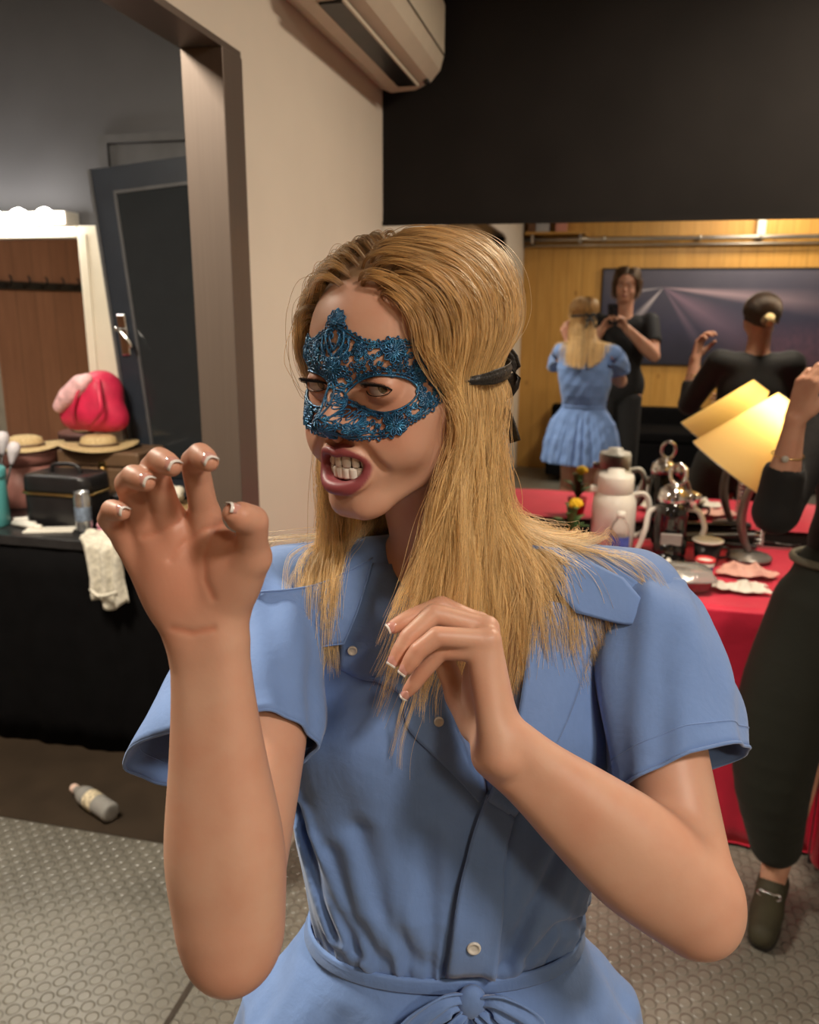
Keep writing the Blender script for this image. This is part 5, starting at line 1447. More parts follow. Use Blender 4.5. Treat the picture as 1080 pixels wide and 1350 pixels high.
# silver can, white card, small tubes, pink cap, charger box
M_silver = plain('aluminium_can', (0.55, 0.56, 0.58), 0.25, metal=0.9, var=0.15, vscale=30)
t = thing('drink_can', (-1.755, 2.46, CT), 'slim silver drinks can standing at the counter edge', 'can')
MB().lathe([(0.0005, 0.003), (0.022, 0.003), (0.025, 0.0), (0.0285, 0.012), (0.0285, 0.128), (0.0245, 0.142), (0.0255, 0.146), (0.0235, 0.144), (0.0235, 0.141), (0.0005, 0.141)], 36).build('can_body', M_silver, t)
MB().tube([(0.010 * math.cos(a) + .004, 0.008 * math.sin(a), 0.1430) for a in np.linspace(0, 6.28, 16, endpoint=False)], 0.0012, 6, closed=True).build('pull_tab', M_chrome, t)
MB().lathe([(0.0287, 0.045), (0.0287, 0.095)], 36, cap=False).build('label_band', plain('blue_grey_print', (0.16, 0.20, 0.27), 0.3, var=0.5, vscale=60), t)
M_paper = plain('white_paper', (0.74, 0.70, 0.62), 0.6, var=0.03)
t = thing('card', (-1.885, 2.445, CT + 0.001), 'white paper card lying flat at the counter edge beside the silver can', 'card', rz=0.35)
MB().box((-0.085, -0.030, 0), (0.085, 0.032, 0.003)).build('sheet', M_paper, t, smooth=False)
MB().box((-0.083, -0.028, 0.003), (0.087, 0.033, 0.005)).build('folded_flap', M_paper, t, smooth=False)
for k, (x, y, rz, ln) in enumerate(((-2.035, 2.53, 0.5, .10), (-2.01, 2.475, 0.1, .085), (-1.985, 2.455, -0.15, .13))):
    t = thing('makeup_tube', (x, y, CT + 0.011), ('white makeup tube lying nearest the teal canister', 'short white makeup tube lying between two others', 'long slim white makeup tube lying beside the white card')[k], 'tube', 'makeup tubes on the counter', rz)
    Mx = Matrix.Rotation(PI / 2, 4, 'Y')
    MB().lathe([(0.0005, -ln / 2), (0.010, -ln / 2), (0.0105, ln * .2), (0.009, ln * .24)], 18, Mx).build('barrel', M_white, t)
    MB().lathe([(0.009, ln * .24), (0.0095, ln * .26), (0.0085, ln / 2), (0.0005, ln / 2 + .002)], 18, Mx).build('cap', M_paper, t)
t = thing('pot', (-1.715, 2.50, CT), 'tiny pink cosmetic pot right of the silver can', 'pot')
MB().lathe([(0.0005, 0), (0.014, 0), (0.015, .004), (0.015, .012)], 20).build('jar', plain('pink_glass', (0.75, 0.25, 0.36), 0.2), t)
MB().lathe([(0.016, .012), (0.016, .022), (0.014, .025), (0.0005, .025)], 20).build('lid', plain('pink_lid', (0.80, 0.38, 0.45), 0.3), t)
t = thing('speaker_box', (-1.735, 2.70, CT), 'small dark box with a pale rim on the counter behind the pink pot', 'box')
MB().box((-0.055, -0.04, 0), (0.055, 0.04, 0.085)).build('casing', M_dark, t, smooth=False, bevel=0.006)
MB().box((-0.057, -0.042, 0.082), (0.057, 0.042, 0.088)).build('rim', M_greyframe, t, smooth=False, bevel=0.002)
# brush pot with pale brushes at the far left
t = thing('brush_pot', (-2.235, 2.60, CT), 'clear pot of fluffy pale makeup brushes behind the teal canister', 'brush pot')
MB().lathe([(0.0005, 0), (0.035, 0), (0.038, .10), (0.036, .10), (0.033, .006), (0.0005, .006)], 28).build('pot', plain('frosted_plastic', (0.6, 0.6, 0.62), 0.25, trans=0.6), t)
M_bristle = plain('pale_bristles', (0.62, 0.58, 0.62), 0.7, var=0.2, bump=0.6, bscale=300, stretch=(1, 1, .1))
for k, (dx, dy, h) in enumerate(((0.06, 0.0, .30), (0.02, -.02, .33), (-0.02, .015, .34), (0.08, .02, .26))):
    b = MB().tube([(dx * .2, dy * .2, 0.01), (dx, dy, h - .06)], [0.003, 0.005], 8).build('brush_handle', M_dark, t)
    d = Vector((dx * .8, dy * .8, h)).normalized(); q = Vector((0, 0, 1)).rotation_difference(d).to_matrix().to_4x4()
    MB().lathe([(0.006, -.01), (0.010, .005), (0.022, .045), (0.024, .062), (0.016, .078), (0.0005, .083)], 20, Matrix.Translation((dx, dy, h - .06)) @ q).build('bristles', M_bristle, b)
# white lace cloth hanging over the counter edge, cotton tuft, wooden block, blue cap
M_lace = plain('cream_lace_cloth', (0.60, 0.56, 0.47), 0.8, var=0.25, vscale=60, bump=0.8, bscale=90)
t = thing('lace_cloth', (-1.60, 2.35, CT), 'crumpled cream lace cloth hanging over the counter edge behind the raised hand', 'cloth')
rows = []
for i in range(34):
    v = i / 33; row = []
    for j in range(26):
        u = j / 25 - .5; w = 0.15 * (1 - .35 * v + .25 * (v > .8) * (v - .8) * 5) + .05 * (1 - v)
        if v < .45: p = (u * w * 1.2, 0.09 - v * .235, 0.006 + .010 * abs(math.sin(u * 13 + v * 9)) + .01 * math.sin(v * 14) ** 2)
        else:
            q = (v - .45) / .55; p = (u * w + .025 * q, -0.030 - .012 * math.sin(u * 17 + q * 4) - .006, 0.004 - q * .21 - .018 * math.cos(u * 7))
        row.append(p)
    rows.append(row)
cl = MB().sheet(rows).build('fabric', M_lace, t, solidify=0.003)
MB().tube(spline([(-.045, -.045, -.15), (0.0, -.06, -.165), (.06, -.05, -.15)], 12), 0.006, 8).build('drawstring', M_lace, cl)
t = thing('cotton_pad', (-1.53, 2.63, CT + 0.075), 'fluffy white tuft of wadding on the wooden block on the counter', 'wadding')
Fd = Field((-0.13, -0.07, -0.02), (0.13, 0.07, 0.10), 0.004)
for k in range(26):
    a = k * 2.4; Fd.el((0.085 * math.cos(a) * (k % 5) / 5, 0.032 * math.sin(a), 0.025 + .026 * ((k * 7) % 3) / 2), (0.022, 0.02, 0.018), None, 0.008)
V, F = Fd.mesh(); soft(V, F, 'tuft', M_lace, t, 1)
t = thing('wooden_block', (-1.50, 2.64, CT), 'plain wooden box on the counter between the raised fingers', 'box')
MB().box((-0.15, -0.07, 0.0), (0.16, 0.07, 0.055)).build('box_body', plain('plain_wood', (0.30, 0.19, 0.085), 0.5, var=0.2, stretch=(1, 8, 8)), t, smooth=False, bevel=0.004)
MB().box((-0.152, -0.072, 0.057), (0.162, 0.072, 0.075)).build('lid', plain('plain_wood_lid', (0.33, 0.21, 0.095), 0.5, var=0.2, stretch=(1, 8, 8)), t, smooth=False, bevel=0.004)
t = thing('pouch', (-1.475, 2.47, CT), 'dark blue cloth pouch on the counter between the index and middle finger', 'pouch')
Fd = Field((-0.07, -0.05, -0.01), (0.07, 0.05, 0.08), 0.003); Fd.el((0, 0, 0.026), (0.05, 0.032, 0.026), None, 0.01); Fd.rc((-.02, 0, .045), (.02, 0, .05), .01, .01, .02)
V, F = Fd.mesh(); soft(V, F, 'pouch', plain('navy_cloth', (0.018, 0.024, 0.11), 0.7, bump=.3), t, 1)
MB().tube(spline([(-.03, -.02, .052), (0, -.03, .056), (.03, -.02, .054)], 10), 0.003, 6).build('tie', M_dark, t)
# plastic bottle lying on the floor
M_clear = NT('clear_plastic'); M_clear.set(Base_Color=(0.93, 0.90, 0.85), Roughness=0.10, Transmission_Weight=0.72, IOR=1.25, Specular_IOR_Level=0.8); M_clear.bump(M_clear.noise(M_clear.coord('Object'), 40, 2), 0.5, .003); M_clear = M_clear.m
def bottle_prof(s=1.0): return [(0.0005, .004), (0.022, 0.0), (0.030, 0.004), (0.032, 0.016), (0.0305, 0.03), (0.032, 0.045), (0.0305, 0.058), (0.032, 0.07), (0.032, 0.125), (0.0305, 0.135), (0.032, 0.145), (0.026, 0.172), (0.0145, 0.192), (0.0125, 0.20), (0.0125, 0.214)]
t = thing('plastic_bottle', (-1.52, 2.04, 0.037), 'empty crumpled clear plastic bottle lying on the dark floor strip', 'bottle')
Mq = Matrix.Rotation(math.radians(155), 4, 'Z') @ Matrix.Rotation(PI / 2, 4, 'Y') @ Matrix.Translation((0, 0, -0.11))
MB().lathe(bottle_prof(), 32, Mq).build('bottle_body', M_clear, t)
MB().lathe([(0.0145, 0.205), (0.015, 0.208), (0.015, 0.222), (0.013, 0.225), (0.0005, 0.225)], 24, Mq).build('cap', plain('pale_pink_cap', (0.70, 0.50, 0.42), 0.4), t)
MB().lathe([(0.0322, 0.075), (0.0326, 0.085), (0.0326, 0.112), (0.0322, 0.122)], 32, Mq, cap=False).build('label_wrap', plain('clear_print', (0.55, 0.47, 0.33), 0.3, var=0.5, vscale=70), t)
# ------------------------------------------------------------------ the red table under the mirror and what stands on it
TT = 0.752
tb = thing('table', (0.1, 2.73, 0), 'long makeup table hidden under the red cloth below the mirror', 'table')
MB().box((-0.90, -0.36, 0.715), (0.92, 0.34, 0.742)).build('tabletop', M_pine, tb, smooth=False)
for sx in (-0.85, 0.87):
    for sy in (-0.31, 0.29): MB().box((sx - .025, sy - .025, 0), (sx + .025, sy + .025, 0.715)).build('leg', M_dark, tb, smooth=False)
M_red = cloth_mat('red_tablecloth', (0.56, 0.012, 0.045), rough=0.6)
def cloth_table():
    x0, x1, y0, y1 = -0.822, 1.05, 2.352, 3.078
    rows = []
    nx = 150
    xs = np.linspace(x0, x1, nx)
    for z in np.linspace(0.012, 0.738, 14):
        k = (0.742 - z)
        rows.append([(x, y0 + 0.004 - k * (0.014 + 0.016 * math.sin(x * 29) + 0.008 * math.sin(x * 61 + 1)), z) for x in xs])
    for y in np.linspace(y0 + 0.006, y1, 16): rows.append([(x, y, 0.7445 + 0.0012 * math.sin(x * 23 + y * 19)) for x in xs])
    return rows
tc_ = thing('tablecloth', (0.1, 2.72, 0), 'red tablecloth over the makeup table, hanging to the floor in folds', 'tablecloth')
MB().sheet([[(x - .1, y - 2.72, z) for x, y, z in r] for r in cloth_table()]).build('cloth', M_red, tc_, solidify=0.003)
MB().tube([(x - .1, y - 2.72, z) for x, y, z in cloth_table()[0]], 0.003, 6).build('hem', M_red, tc_)
# white thermos jug
t = thing('thermos_jug', (0.055, 2.87, TT), 'white thermos jug with a wide lid and handle on the red table', 'jug')
MB().lathe([(0.0005, 0), (0.070, 0), (0.074, 0.006), (0.075, 0.16), (0.072, 0.185), (0.060, 0.205), (0.056, 0.212)], 40).build('jug_body', M_white, t)
MB().lathe([(0.058, 0.208), (0.062, 0.212), (0.062, 0.262), (0.058, 0.272), (0.030, 0.275), (0.028, 0.288), (0.0005, 0.289)], 40).build('lid', M_white, t)
MB().box((-0.085, -0.016, 0.205), (-0.05, 0.016, 0.228)).build('spout', M_white, t, smooth=False, bevel=0.006)
MB().tube(spline([(0.055, 0, 0.20), (0.10, 0, 0.205), (0.118, 0, 0.16), (0.11, 0, 0.08), (0.072, 0, 0.05)], 22), 0.011, 10, flat=0.7).build('handle', M_white, t)
# black and chrome capsule coffee machine
t = thing('coffee_machine', (0.245, 2.84, TT), 'black and chrome capsule coffee machine on the red table right of the jug', 'coffee machine')
Fd = Field((-0.09, -0.12, -0.01), (0.09, 0.12, 0.24), 0.004)
Fd.poly([(0, 0.02, 0.05), (0, 0.0, 0.12), (0, -0.01, 0.155)], [0.056, 0.055, 0.052], 0.02); Fd.rc((0, -0.02, 0.03), (0, 0.06, 0.03), 0.056, 0.056, 0.02); Fd.el((0, 0, -0.06), (0.2, 0.2, 0.06), None, 0.002, 's')
V, F = Fd.mesh(); soft(V, F, 'machine_body', plain('piano_black', (0.008, 0.008, 0.008), 0.10, coat=0.6), t)
MB().box((-0.034, -0.067, 0.055), (0.034, -0.057, 0.095)).build('badge_plate', plain('grey_plate', (0.34, 0.32, 0.31), 0.4), t, smooth=False, bevel=0.003)
MB().lathe([(0.0005, 0.19), (0.048, 0.192), (0.050, 0.205), (0.044, 0.232), (0.020, 0.25), (0.0005, 0.252)], 32).build('chrome_head', M_chrome, t)
MB().tube([(0.026 * math.cos(a) + .012, 0.01 * math.sin(a), 0.285 + 0.034 * math.sin(a)) for a in np.linspace(0, 2 * PI, 24, endpoint=False)], 0.006, 8, closed=True).build('lever_loop', M_chrome, t)
MB().lathe([(0.0005, 0.0), (0.026, 0.0), (0.026, 0.05), (0.02, 0.055), (0.0005, 0.055)], 24, Matrix.Translation((0.055, 0.01, 0.175)) @ Matrix.Rotation(0.3, 4, 'Y')).build('capsule_holder', M_chrome, t)
MB().box((-0.05, -0.115, 0.0), (0.05, -0.05, 0.016)).build('drip_tray', M_chrome, t, smooth=False, bevel=0.004)
for s, P in ((-1, [(-0.045, 0.0, 0.17), (-0.075, -0.01, 0.15), (-0.085, -0.03, 0.09), (-0.105, -0.04, 0.03), (-0.12, -0.05, 0.008)]), (1, [(0.05, 0.0, 0.17), (0.085, -0.01, 0.165), (0.105, -0.03, 0.12), (0.10, -0.035, 0.09)])):
    MB().tube(spline(P, 20), 0.009, 10).build('hose', M_white, t)
# cups, bottle, flower, containers
M_blacklid = plain('black_cup', (0.010, 0.010, 0.011), 0.25)
t = thing('cup', (0.365, 2.80, TT), 'black cup with a white saucer lid beside the coffee machine', 'cup')
MB().lathe([(0.0005, 0), (0.034, 0), (0.040, 0.01), (0.044, 0.066), (0.041, 0.066), (0.0005, 0.060)], 32).build('cup_body', M_blacklid, t)
MB().lathe([(0.0005, 0.066), (0.036, 0.067), (0.050, 0.074), (0.051, 0.078), (0.036, 0.074), (0.0005, 0.073)], 32).build('saucer', M_white, t)
MB().tube(spline([(0.042, 0, 0.055), (0.066, 0, 0.05), (0.066, 0, 0.025), (0.040, 0, 0.016)], 14), 0.005, 8).build('handle', M_blacklid, t)
t = thing('pot', (0.345, 2.665, TT), 'small white dessert pot with red rim and blue band before the black cup', 'pot')
MB().lathe([(0.0005, 0), (0.024, 0), (0.030, 0.045), (0.027, 0.045), (0.0005, 0.040)], 28).build('tub', M_white, t)
MB().lathe([(0.0305, 0.042), (0.032, 0.046), (0.030, 0.052), (0.026, 0.050), (0.026, 0.044)], 28, cap=False).build('rim', plain('red_rim', (0.62, 0.03, 0.04), 0.35), t)
MB().lathe([(0.0262, 0.012), (0.0282, 0.032)], 28, cap=False).build('blue_band', plain('blue_band', (0.03, 0.05, 0.22), 0.4), t)
t = thing('water_bottle', (0.075, 2.70, TT), 'clear water bottle with a blue label before the white thermos jug', 'bottle')
MB().lathe([(r, z * .8) for r, z in bottle_prof()], 32).build('bottle_body', M_clear, t)
MB().lathe([(0.0324, 0.05), (0.0326, 0.052), (0.0326, 0.098), (0.0324, 0.10)], 32, cap=False).build('label_wrap', plain('blue_label', (0.06, 0.10, 0.42), 0.4, var=.3, vscale=80), t)
MB().lathe([(0.0145, 0.163), (0.015, 0.166), (0.015, 0.180), (0.0005, 0.181)], 24).build('cap', M_white, t)
t = thing('flower_pot', (-0.085, 2.80, TT), 'yellow flower with green leaves in a red pot behind the shoulder', 'plant')
MB().lathe([(0.0005, 0), (0.030, 0), (0.040, 0.065), (0.037, 0.065), (0.0005, 0.055)], 28).build('pot', plain('red_pot', (0.45, 0.02, 0.03), 0.4), t)
M_leaf = plain('leaf_green', (0.07, 0.14, 0.04), 0.5, var=0.3)
for k in range(9):
    a = k * 0.72; r = 0.035 + 0.012 * (k % 3); h = 0.10 + 0.02 * (k % 4); P = [(0, 0, .06), (r * .5 * math.cos(a), r * .5 * math.sin(a), h), (r * 1.2 * math.cos(a), r * 1.2 * math.sin(a), h + .01)]
    Q = spline(P, 8); rws = []
    for i, p in enumerate(Q): w = 0.012 * math.sin(PI * (i + .3) / 8); rws.append([(p[0] - w * math.sin(a) * q, p[1] + w * math.cos(a) * q, p[2] - abs(q) * .002) for q in (-1, 0, 1)])
    MB().sheet(rws).build('leaf', M_leaf, t, solidify=0.0008)
st = MB().tube([(0, 0, .05), (0.01, -0.01, .13), (0.012, -.012, 0.165)], 0.0025, 6).build('stem', M_leaf, t)
mbp = MB().ball((0.012, -.012, 0.175), (0.02, 0.02, 0.016), 16, 10)
for k in range(26):
    a = k * 2.4; ph = math.acos(1 - (k + .5) / 26 * 1.3); mbp.ball((0.012 + .019 * math.sin(ph) * math.cos(a), -.012 + .019 * math.sin(ph) * math.sin(a), .175 + .016 * math.cos(ph)), 0.0065, 8, 6)
mbp.build('blossom', plain('yellow_petals', (0.80, 0.52, 0.015), 0.5, var=.15), st)
def clamshell(loc, rz, lb, s=1.0):
    t = thing('plastic_tray', loc, lb, 'tray', 'clear food trays on the red table', rz)
    n = 40; V = []; lv = ((.078, .05, 0.0), (.084, .056, .004), (.095, .066, .036), (.104, .074, .038), (.104, .074, .036))
    for a, b, z in lv:
        for i in range(n):
            q = 2 * PI * i / n; c, s_ = math.cos(q), math.sin(q)
            V.append((a * s * math.copysign(abs(c) ** .5, c), b * s * math.copysign(abs(s_) ** .5, s_), z * s))
    F = [(k * n + i, k * n + (i + 1) % n, (k + 1) * n + (i + 1) % n, (k + 1) * n + i) for k in range(4) for i in range(n)] + [tuple(range(n - 1, -1, -1))]
    link_mesh('tray_base', V, F, M_clear, t, solidify=0.0008)
    V2 = []
    for a, b, z in ((.104, .074, .039), (.098, .068, .041), (.088, .058, .062), (.0005, .0005, .066)):
        for i in range(n):
            q = 2 * PI * i / n; c, s_ = math.cos(q), math.sin(q); V2.append((a * s * math.copysign(abs(c) ** .5, c), b * s * math.copysign(abs(s_) ** .5, s_), z * s))
    F2 = [(k * n + i, k * n + (i + 1) % n, (k + 1) * n + (i + 1) % n, (k + 1) * n + i) for k in range(3) for i in range(n)]
    link_mesh('tray_lid', V2, F2, M_clear, t, solidify=0.0008)
clamshell((0.255, 2.51, TT), 0.2, 'clear plastic food tray at the front edge of the red table')
def crumple(loc, r, lb, m, seed, nm='napkin', cat='napkin', grp=None):
    """a crumpled sheet lying on the table"""
    rg = random.Random(seed); t = thing(nm, loc, lb, cat, grp, rg.uniform(-.4, .4))
    W = [(rg.uniform(14, 60), rg.uniform(0, PI), rg.uniform(0, 6)) for _ in range(7)]
    rows = []
    for i in range(46):
        row = []
        for j in range(46):
            u, v = i / 22.5 - 1, j / 22.5 - 1
            k = max(abs(u), abs(v)); l = math.hypot(u, v) + 1e-6; x, y = u * (k / l * .5 + .5), v * (k / l * .5 + .5)
            rr = 1 + .14 * math.sin(3 * math.atan2(v, u) + seed) + .08 * math.sin(7 * math.atan2(v, u))
            X, Y = x * r[0] * rr, y * r[1] * rr
            h = 0
            for f, a, p0 in W: h += (1 - abs(math.sin(f * (X * math.cos(a) + Y * math.sin(a)) + p0))) ** 1.5 / 7
            row.append((X, Y, 0.002 + r[2] * h * (1.9 - 1.3 * k * k) * 1.1))
        rows.append(row)
    MB().sheet(rows).build('folds', m, t, solidify=0.0012); return t
crumple((0.235, 2.645, TT), (0.075, 0.05, 0.045), 'white crumpled napkin on the red table before the coffee machine', M_paper, 3)
crumple((0.435, 2.535, TT), (0.085, 0.045, 0.030), 'white napkin spread on the red table beside the clear tray', M_paper, 5)
crumple((0.475, 2.70, TT), (0.085, 0.055, 0.030), 'pale pink crumpled cloth under the lamp on the red table', plain('pale_pink_cloth', (0.68, 0.38, 0.32), 0.7), 8, 'cloth', 'cloth')
t = thing('hair_straightener', (0.43, 3.02, TT + 0.006), 'dark grey hair straightener lying on the red table behind the cup', 'hair straightener', rz=0.08)
for s in (-1, 1): MB().box((-0.13, -0.016, 0.018 + s * .014 - .008), (0.13, 0.016, 0.018 + s * .014 + .008), Matrix.Rotation(s * -0.06, 4, 'Y')).build('arm', plain('dark_grey_gloss', (0.05, 0.05, 0.052), 0.2), t, smooth=False, bevel=0.006)
MB().tube(spline([(0.13, 0, .018), (0.17, .01, .012), (0.20, .02, .006), (0.24, .0, .006), (.28, .01, .006)], 24), 0.004, 8).build('cord', M_dark, t)
# grey bent-arm lamp with a pleated cone shade leaning over
lp = thing('desk_lamp', (0.51, 2.875, TT), 'lit desk lamp with a cream cone shade leaning on a grey curved arm', 'lamp')
M_greymetal = plain('grey_lamp_metal', (0.20, 0.185, 0.175), 0.32, metal=0.5)
MB().lathe([(0.0005, 0), (0.072, 0), (0.075, 0.006), (0.070, 0.014), (0.02, 0.022), (0.0005, 0.022)], 36).build('base', M_greymetal, lp)
arm = spline([(0.0, 0, 0.02), (-0.022, 0, 0.07), (-0.038, -0.01, 0.14), (-0.03, -0.02, 0.22), (0.0, -0.025, 0.30), (0.02, -0.025, 0.40), (0.015, -0.025, 0.47)], 30)
MB().tube(arm, np.interp(np.linspace(0, 1, 30), [0, .3, .6, 1], [.010, .016, .013, .009]), 12).build('arm', M_greymetal, lp)
MB().tube([(0.026 + .014 * math.cos(a * 9) , -0.005 + .014 * math.sin(a * 9), 0.05 + .13 * a / 6.28) for a in np.linspace(0, 6.28, 80)], 0.0028, 6).build('spring', M_chrome, lp)
top = Vector((0.060, -0.025, 0.545)); bot = Vector((-0.105, -0.025, 0.315)); ax_ = (bot - top).normalized()
q = Vector((0, 0, 1)).rotation_difference(ax_).to_matrix().to_4x4(); Ms = Matrix.Translation(top) @ q; Ls = (bot - top).length
N = NT('lampshade_paper'); N.n.remove(N.b)
d1 = N.node('ShaderNodeBsdfDiffuse'); d1.inputs['Color'].default_value = (0.80, 0.60, 0.26, 1); d2 = N.node('ShaderNodeBsdfTranslucent'); d2.inputs['Color'].default_value = (0.84, 0.60, 0.22, 1)
mx = N.node('ShaderNodeMixShader'); mx.inputs[0].default_value = 0.55; N.link(d1.outputs[0], mx.inputs[1]); N.link(d2.outputs[0], mx.inputs[2]); N.link(mx.outputs[0], N.out.inputs['Surface'])
sh = MB().lathe([(0.036, 0.0), (0.1365, Ls)], 64, Ms, cap=False).build('lamp_shade', N.m, lp)
for r, z in ((0.036, 0.0), (0.1365, Ls)): MB().tube([Ms @ Vector((r * math.cos(a), r * math.sin(a), z)) for a in np.linspace(0, 2 * PI, 48, endpoint=False)], 0.0016, 6, closed=True).build('shade_rim', M_greymetal, sh)
bl = MB().lathe([(0.0005, -.03), (0.014, -.028), (0.016, .0), (0.030, .03), (0.032, .05), (0.022, .072), (0.0005, .08)], 24, Ms @ Matrix.Translation((0, 0, 0.03))).build('bulb', glow('warm_bulb', (1.0, 0.82, 0.50), 30.0), lp)
pl = bpy.data.lights.new('desk_lamp_light', 'POINT'); pl.energy = 5.0; pl.color = (1.0, 0.80, 0.48); pl.shadow_soft_size = 0.03
po = bpy.data.objects.new('desk_lamp_light', pl); COL.objects.link(po); po.location = Vector((0.51, 2.875, TT)) + top + ax_ * 0.05
# red suitcase beside the table
M_redshell = plain('crimson_shell', (0.42, 0.008, 0.030), 0.22, coat=0.4, var=.06)
t = thing('suitcase', (0.912, 2.272, 0), 'crimson hard shell suitcase standing on the floor by the red table', 'suitcase')
MB().box((-0.26, -0.058, 0.03), (0.24, 0.058, 0.40)).build('shell', M_redshell, t, smooth=False, bevel=0.03, bevel_seg=4)
MB().box((-0.262, -0.008, 0.028), (0.242, 0.004, 0.402)).build('seam', M_dark, t, smooth=False, bevel=0.004)
MB().tube(spline([(-.07, 0, .40), (-.06, 0, .43), (.05, 0, .43), (.06, 0, .40)], 16), 0.009, 8).build('handle', M_dark, t)
for sx in (-.2, .18):
    for sy in (-.045, .04): MB().lathe([(0.0005, -.01), (0.016, -.01), (0.016, .01), (0.0005, .01)], 16, Matrix.Translation((sx, sy, 0.016)) @ Matrix.Rotation(PI / 2, 4, 'X')).build('wheel', M_dark, t)
# ------------------------------------------------------------------ the photographer and the dark-dressed woman
def hand_joints(J, h, w, ax, side, palm, L=1.0, curl=(0.35, 0.6, 0.5), thumb=(0.6, 0.2)):
    """fills J with finger joints: ax wrist to knuckles, side towards the thumb, palm the way the fingers close"""
    w, ax, side, palm = (np.array(v, float) for v in (w, ax, side, palm))
    ax /= np.linalg.norm(ax); side -= ax * (side @ ax); side /= np.linalg.norm(side); palm -= ax * (palm @ ax); palm -= side * (palm @ side); palm /= np.linalg.norm(palm)
    J[h + '_wr'] = tuple(w)
    for i, (f, kn, ls) in enumerate((('index', .088, (.043, .026, .017)), ('middle', .091, (.047, .029, .018)), ('ring', .087, (.044, .027, .018)), ('pinky', .080, (.034, .020, .016)))):
        p = w + (ax * kn + side * (0.026 - 0.0175 * i)) * L; J[f'{h}_{f}0'] = tuple(p); a = 0
        for k in range(3):
            a += curl[k] * (1 + 0.08 * i)
            p = p + (ax * math.cos(a) + palm * math.sin(a) + side * (0.05 - 0.04 * i)) * ls[k] * L; J[f'{h}_{f}{k + 1}'] = tuple(p)
    p = w + (ax * .025 + side * .022 + palm * .012) * L; J[h + '_thumb0'] = tuple(p)
    for k, l in enumerate((.042, .032, .022)):
        d = ax * (0.75 + 0.1 * k) + side * (thumb[0] - 0.35 * k) + palm * (thumb[1] + 0.35 * k); p = p + d / np.linalg.norm(d) * l * L; J[f'{h}_thumb{k + 1}'] = tuple(p)
def legs_field(Fd, hips, knees, ankles, toes, r=1.0):
    for hp, kn, an, to in zip(hips, knees, ankles, toes):
        hp, kn, an, to = (np.array(v, float) for v in (hp, kn, an, to))
        Fd.poly([hp, hp * .5 + kn * .5, kn, kn * .7 + an * .3, an], np.array([.085, .075, .056, .055, .036]) * r, 0.02, n=14)
        Fd.poly([an + [0, 0, -.04], an * .5 + to * .5 + [0, 0, -.025], to], [.034, .032, .020], 0.015)
def crop_hair(fr, zone_az, zone_z, F, V, rg, n, kids, length, part, m, parent, base, lay=0.012, radius=0.0003, name='hair'):
    zf = lambda L: L[:, 2] - np.interp(np.degrees(np.abs(np.arctan2(L[:, 0], L[:, 1]))), zone_az, zone_z)
    Lc = fr.loc(V) * 1000
    ok = np.where((zf(Lc) > 0) & (np.hypot(Lc[:, 0], Lc[:, 1]) < 112) & (Lc[:, 2] > -70))[0]
    roots = V[rg.choice(ok, n)]; Lr = fr.loc(roots) * 1000
    pth, _ = comb_hair(F, fr, roots, lay * rg.uniform(.3, 1.2, n), part, np.full(n, -9.0), rg, False, steps=28, ds=0.0075)
    gp = resample(pth, length * rg.uniform(.6, 1.1, n), 14); out = []
    for c in range(kids): out.append(gp + np.clip(rg.normal(0, 1, (n, 1, 3)), -1.6, 1.6) * 0.0045 * np.linspace(.3, 1, 14)[None, :, None])
    sc = np.clip(zf(Lc) / 6, 0, 1) * (np.hypot(Lc[:, 0], Lc[:, 1]) < 112) * (Lc[:, 2] > -75)
    return hair_curves(name, np.concatenate(out), radius, m, parent, base), sc
# ---- the photographer: stands behind the phone, seen in the mirror
man = thing('person', (0.10, -0.36, 0.0), 'man in a black T-shirt and black trousers taking the photo, seen in the mirror', 'person')
_m = np.array(man.location)
MH = Frame((0.105, -0.315, 1.745), (-0.10, 1.0, -0.12), (0, 0.1, 1), 1.07)
MJ = {'R_sh': (0.295, -0.37, 1.475), 'R_el': (0.335, -0.215, 1.235), 'R_wr': (0.125, -0.085, 1.43), 'L_sh': (-0.095, -0.37, 1.475), 'L_el': (-0.175, -0.20, 1.24), 'L_wr': (-0.055, -0.085, 1.42)}
hand_joints(MJ, 'R', MJ['R_wr'], (-0.45, 0.28, 0.75), (-0.45, -0.7, 0.1), (-0.75, -0.1, -0.2), 1.05, (0.5, 0.55, 0.35), (0.35, 0.3))
hand_joints(MJ, 'L', MJ['L_wr'], (0.40, 0.28, 0.75), (0.45, -0.7, 0.1), (0.75, -0.1, -0.2), 1.05, (0.5, 0.55, 0.35), (0.35, 0.3))
F_ = Field((-0.32, -0.62, -0.01), (0.50, 0.10, 1.93), 0.0042)
head_field(F_, MH, False, False)
F_.rc(MH.p(0, -.02, -.04), (0.10, -0.375, 1.47), .060, .064, .02)
F_.rc((0.0, -0.375, 1.44), (0.2, -0.375, 1.44), .07, .07, .03); F_.el((0.1, -.37, 1.25), (.15, .09, .22), None, .03); F_.el((0.1, -.37, 1.0), (.14, .09, .16), None, .03)
for h in 'RL':
    arm_field(F_, MJ, h, 0.046, 0.023, (0, .3, 1), 0.058); hand_field(F_, MJ, h, 1.08)
legs_field(F_, [(0.01, -.36, .92), (0.19, -.36, .92)], [(0.0, -.34, .50), (0.20, -.34, .50)], [(-.01, -.38, .09), (.21, -.38, .09)], [(-.03, -.22, .03), (.24, -.22, .03)])
MV, MF = F_.mesh(); MV = smooth_verts(MV, MF, 1, .4)
M_skin2 = skin_mat('ruddy_skin', (0.55, 0.30, 0.20), (0.32, 0.11, 0.09), (0.06, 0.035, 0.02))
mbody = big_mesh('body', MV - _m, MF, M_skin2, man)
eyeballs(MH, (0, 2.5, 1.6), man, _m)
